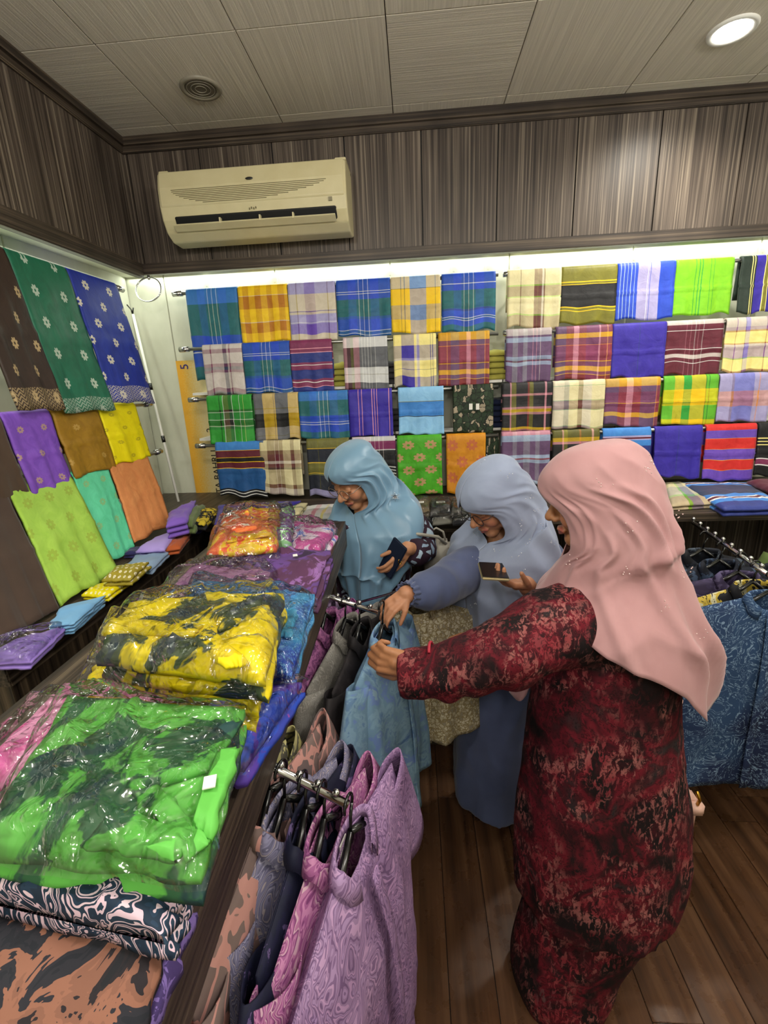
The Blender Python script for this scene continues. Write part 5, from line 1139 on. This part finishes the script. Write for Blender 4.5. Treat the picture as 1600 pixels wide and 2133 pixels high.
def shirt(pos, rz, W, L, mat, label, T=.035, sleeve=.2, seed=0, flare=.06, fold=.012, grp=None, name='shirt', collar=True, sl_ang=.4, lean=0, card=False):
    e = empty(name, pos, rz, label, 'shirt', grp); n = 72; rings = []; hw = W/2
    def ztop(x): return -.066-.062*min(1, abs(x)/hw)**1.15
    for s in np.linspace(0, 1, 34):
        R = []
        for k in range(n):
            a = 2*math.pi*k/n; ca, sa = math.cos(a), math.sin(a)
            x = hw*np.sign(ca)*abs(ca)**.75; zt = ztop(x)
            if abs(x) < .062: zt -= (.05 if sa < 0 else .008)*(1-(x/.062)**2)
            z = zt*(1-s)-L*s+nz3(x*6, seed, s)*.012*s
            w_ = 1-.10*math.exp(-((s-.22)/.14)**2)*0+flare*s; th = .010+T*min(1, s*4)**.7*(1+.25*s)
            y = th*np.sign(sa)*abs(sa)**.55; am = fold*s**.8*(1 if sa < 0 else .8)
            y *= min(1, .08+s*14) if abs(x) > .056 else 1; y += min(1, s*8)*am*(math.sin(x/W*14+seed)+.6*math.sin(x/W*27+seed*2+s*2))*abs(sa)+nz3(x*9, z*7, seed)*.012*s - lean*s
            R.append((x*w_, y, z))
        rings.append(R)
    V, F = loft(rings); o = obj('shirt_body', V, F, mat, e); mods(o, .0022)
    for s_ in (-1, 1):
        P0 = vv(s_*(hw-.022), 0, -.14); d = unit((s_*sl_ang, 0, -1)); rings = []
        for q in np.linspace(0, 1, 9):
            c = P0+d*sleeve*q+vv(0, -.008*q, 0); rx = .058+.012*q; ry = .02+.008*q
            side = unit(np.cross(d, (0, 1, 0))); R = []
            for k in range(28):
                t = 2*math.pi*k/28; f = 1+.1*math.sin(t*3+seed+q*3); R.append(tuple(c+side*rx*math.cos(t)*f+vv(0, 1, 0)*ry*math.sin(t)*f))
            rings.append(R)
        V, F = loft(rings); o = obj('sleeve', V, F, mat, e); mods(o, .002)
    if collar:
        rings = []
        for q, (rr, dz, dy) in enumerate(((.052, -.014, 0), (.049, .006, 0), (.053, .012, 0), (.062, .0, 0), (.069, -.014, -.002))):
            R = []
            for k in range(33):
                t = -math.pi/2+.5+(2*math.pi-1.0)*k/32; c_, s_ = math.cos(t), math.sin(t); dip = .05*(1 if s_ < -.2 else 0)*(-s_-.2)/.8
                R.append((rr*c_*1.1, rr*s_*.42-.004, -.072-dip+dz-(.012 if q == 4 and s_ < -.5 else 0)))
            rings.append(R)
        V, F = loft(rings, close=False); o = obj('collar', V, F, mat, e); mods(o, .002)
        V = []; xs = np.linspace(-.012, .012, 4); zs = np.linspace(-.12, -L+.01, 20)
        for j, z in enumerate(zs):
            s = min(1, (-z-.066)/(L-.066)); th = .010+T*min(1, s*4)**.7*(1+.25*s)
            for x in xs: V.append((x, -th-.0055-fold*s**.8*1.1-nz3(x*9, z*7, seed)*.0-lean*s+.002*math.sin(z*20), z))
        F = [(j*4+i, j*4+i+1, (j+1)*4+i+1, (j+1)*4+i) for j in range(19) for i in range(3)]; o = obj('placket', V, F, mat, e); mods(o, .0015)
    if card: G().box((-.012, -.03, -.13), (.012, -.0285, -.09)).build('swing_tag', white_card, e)
    return e
def arm_pt(pts, X):
    for a, b in zip(pts, pts[1:]):
        if a[0] <= X <= b[0]: t = (X-a[0])/(b[0]-a[0]); return vv(*a)*(1-t)+vv(*b)*t
    return vv(*pts[-1])
NEAR = [(-.54, .585, 1.152), (-.25, .585, 1.143), (-.118, .565, 1.085)]
FAR = [(-.54, 1.15, 1.165), (-.25, 1.15, 1.155), (-.112, 1.12, 1.12)]
MID = [(-.34, 1.50, .98), (-.2, 1.42, 1.0), (-.02, 1.372, 1.075), (.02, 1.362, 1.10)]
rail(NEAR, 'chrome ball-stop arm with black hangers on the near side of the display table')
rail(FAR, 'chrome ball-stop arm holding the mauve and grey shirts beyond the blue one')
rail(MID, 'chrome arm at the far end of the display table carrying the beige shirt', .0055, 9)
NS = [
 (-.42, 90, .40, .70, batik('navy_white_line', 'swirl', ['#14183a', '#171b40', '#14183a', '#14183a', '#8f9ac0'], 30, 'Object'), 'navy shirt with fine white drawing, closest to the table on the near arm', .16),
 (-.35, 90, .44, .70, batik('olive_yellow', 'blotch', ['#2c3824', '#3c4a2c', '#a8a458', '#b8b068'], 30, 'Object'), 'olive and yellow mottled shirt on the near arm', .18),
 (-.25, 83, .48, .72, batik('taupe_rose', 'vein', ['#c08c84', '#6b5c5c', '#75625f', '#7d6a66', '#8a6f6a'], 20, 'Object', .75, .2, .07), 'dusty rose and taupe shirt with folded-out collar on the near arm', .3),
 (-.295, 86, .38, .72, batik('pale_yellow_leaf', 'vein', ['#5f5c50', '#c4bc7c', '#cfc68a', '#a8a070'], 34, 'Object', .75, .2, .1), 'pale yellow patterned shirt, a narrow edge between rose and grey shirts', .2),
 (-.225, 72, .34, .72, batik('grey_paisley', 'swirl', ['#73708c', '#7d7a98', '#5f5d78', '#9895ae', '#73708c', '#64627c', '#a89ca0'], 26, 'Object'), 'grey lavender paisley shirt on the near arm', .2),
 (-.19, 80, .36, .74, batik('dark_navy_bloom', 'blotch', ['#12142c', '#15182f', '#191a36', '#5c4c78'], 22, 'Object'), 'dark navy shirt with small lilac marks on the near arm', .18),
 (-.16, 76, .36, .74, batik('magenta_swirl', 'swirl', ['#7a3f70', '#9c5a8c', '#b87aa4', '#8a4a7c', '#a86a94', '#c09aac'], 22, 'Object'), 'magenta pink swirl shirt, second from the tip of the near arm', .22),
 (-.118, 76, .44, .76, batik('lavender_swirl', 'swirl', ['#8e7098', '#a082ac', '#7c5f88', '#b08cb4', '#93759c', '#70547c'], 24, 'Object'), 'lavender swirl shirt at the tip of the near arm', .3)]
for i, (X, a, W_, L, mt, wd, sl) in enumerate(NS):
    p = arm_pt(NEAR, X); hanger(p+vv(0, 0, .004), math.radians(a), W_, 'black plastic hanger holding the '+wd.split(',')[0].split(' on the')[0], None)
    shirt(p+vv(0, 0, 0), math.radians(a), W_, L, mt, wd, .012 if i < 7 else .04, sl, i*3+1, .1 if i < 7 else .2, .012 if i < 7 else .018, card=(i == 6))
FS = [
 (-.40, 84, .40, .66, batik('black_blue_fern', 'fern', ['#6c86a4', '#10141e', '#151b2a', '#1c2436'], 34, 'Object'), 'black shirt with pale blue flowers, closest to the table on the far arm'),
 (-.325, 80, .42, .68, batik('mauve_speck', 'blotch', ['#382840', '#5a4660', '#9c84a4', '#a890ae'], 48, 'Object'), 'pale mauve speckled shirt on the far arm'),
 (-.262, 78, .40, .70, batik('magenta_speck', 'blotch', ['#3f2440', '#7a4474', '#a86898', '#8a5484'], 44, 'Object'), 'magenta mauve speckled shirt on the far arm'),
 (-.205, 72, .44, .70, batik('grey_relief', 'swirl', ['#77746f', '#85827c', '#6c6965', '#93908a', '#7a7772'], 36, 'Object'), 'grey patterned shirt on the far arm, collar turned up'),
 (-.165, 76, .40, .66, batik('dark_reverse', 'blotch', ['#1a1719', '#221e20', '#2a2527'], 20, 'Object'), 'dark shirt behind the blue one on the far arm')]
for i, (X, a, W_, L, mt, wd) in enumerate(FS):
    p = arm_pt(FAR, X); hanger(p+vv(0, 0, .004), math.radians(a), W_, 'black plastic hanger holding the '+wd.split(',')[0].split(' on the')[0], None)
    shirt(p, math.radians(a), W_, L, mt, wd, .013, .3, i*5+2, .12, .012)
blu = batik('pale_blue_washed', 'tie', ['#4a6a96', '#6484a8', '#7c9cb4', '#6f90aa', '#6a84b8', '#86a4b8'], 20, 'Object', .8, .15)
p = vv(-.098, 1.09, 1.155); hanger(p+vv(0, 0, .004), math.radians(70), .34, 'black plastic hanger holding the pale blue shirt', None)
shirt(p, math.radians(70), .33, .64, blu, 'pale washed blue shirt pulled out by two hands from the far arm', .045, .3, 5, .3, .02)
tan = batik('beige_netting', 'vein', ['#8c7c58', '#b8ad94', '#c4bba4', '#a89c84', '#8f8674', '#c0b69a'], 85, 'Object', .8, .3, .1)
p = vv(.0, 1.37, 1.10); hanger(p+vv(0, 0, .004), math.radians(12), .34, 'black plastic hanger holding the beige net patterned shirt', None)
shirt(p, math.radians(12), .36, .56, tan, 'beige net patterned shirt hanging between the table and the standing people', .05, .2, 9, .2, .016)
# racks right
RR = [(1.075, 1.80, 1.135), (1.06, 1.50, 1.115), (1.06, 1.36, 1.10)]
rail(RR, 'chrome ball-stop arm under the right counter with dark batik shirts', .010, .05)
RS = [(1.36, 0, .52, .76, batik('indigo_fern', 'fern', ['#8aa6c2', '#121936', '#172140', '#1f2d50', '#2c466a'], 13, 'Object', .8, .15), 'indigo shirt with pale blue fern sprays facing out on the right arm', .26),
      (1.43, 4, .46, .7, batik('black_yellow_bloom', 'blotch', ['#15151a', '#18181c', '#b8a03c', '#c8c4a0', '#15151a'], 18, 'Object'), 'black shirt with yellow blooms second on the right arm', .2),
      (1.50, -4, .50, .7, batik('plum_wave', 'swirl', ['#28203a', '#2e2642', '#352c4a', '#4c4464'], 16, 'Object'), 'plum shirt with thin wavy lines third on the right arm', .2),
      (1.60, 2, .48, .7, batik('navy_dots', 'blotch', ['#0f131e', '#131826', '#39485f'], 30, 'Object'), 'black navy shirt with small grey marks fourth on the right arm', .2),
      (1.70, 0, .48, .7, batik('navy_dots2', 'blotch', ['#101218', '#161a24', '#46505c'], 26, 'Object'), 'black shirt at the back of the right arm', .2)]
for i, (Y, a, W_, L, mt, wd, sl) in enumerate(RS):
    p = vv(1.063, Y, 1.12-.03*(1.7-Y)); hanger(p, math.radians(a), W_, 'black plastic hanger holding the '+wd.split(' facing')[0].split(' second')[0].split(' third')[0].split(' fourth')[0].split(' at the')[0], None)
    shirt(p, math.radians(a), W_, L, mt, wd, .022, sl, i*7+3, .06, .009)
R2 = [(1.60, 1.80, 1.15), (1.60, 1.45, 1.14)]
rail(R2, 'chrome arm under the right counter with plain shirts, at the right edge', .010, .05)
for i, (Y, colr, nm) in enumerate(((1.50, '#4c6420', 'olive green'), (1.57, '#8c8468', 'beige'), (1.63, '#93a8a8', 'pale aqua'), (1.69, '#c0bc8c', 'cream'), (1.75, '#5c6e3c', 'moss green'))):
    p = vv(1.60, Y, 1.143); hanger(p, 0, .44, 'black plastic hanger holding the plain %s shirt' % nm, None)
    shirt(p, 0, .44+.01*i, .68, fabric('shirt_'+nm.replace(' ', '_'), colr), 'plain %s shirt on the arm at the right edge' % nm, .02, .2, i*3, .05, .008)
stk = [('#8a8468', 'grey beige'), ('#a8a88c', 'cream'), ('#5c6a48', 'green'), ('#7c6474', 'mauve')]
for i, (colr, nm) in enumerate(stk):
    o = blob_pad(rot_rect(1.25, 2.12, .5, .36, .02*i), .64+.05*(i+1), .048, fabric('shelf_'+nm.replace(' ', '_'), colr), 'folded_cloth', None, 10, 10, i)
    tag(o, '%s folded cloth in the stack on the shelf inside the right counter' % nm, 'cloth')
# shorten long labels
for o in list(bpy.data.objects):
    if 'label' in o and len(o['label'].split()) > 16: print('LONG', o.name, o['label'])
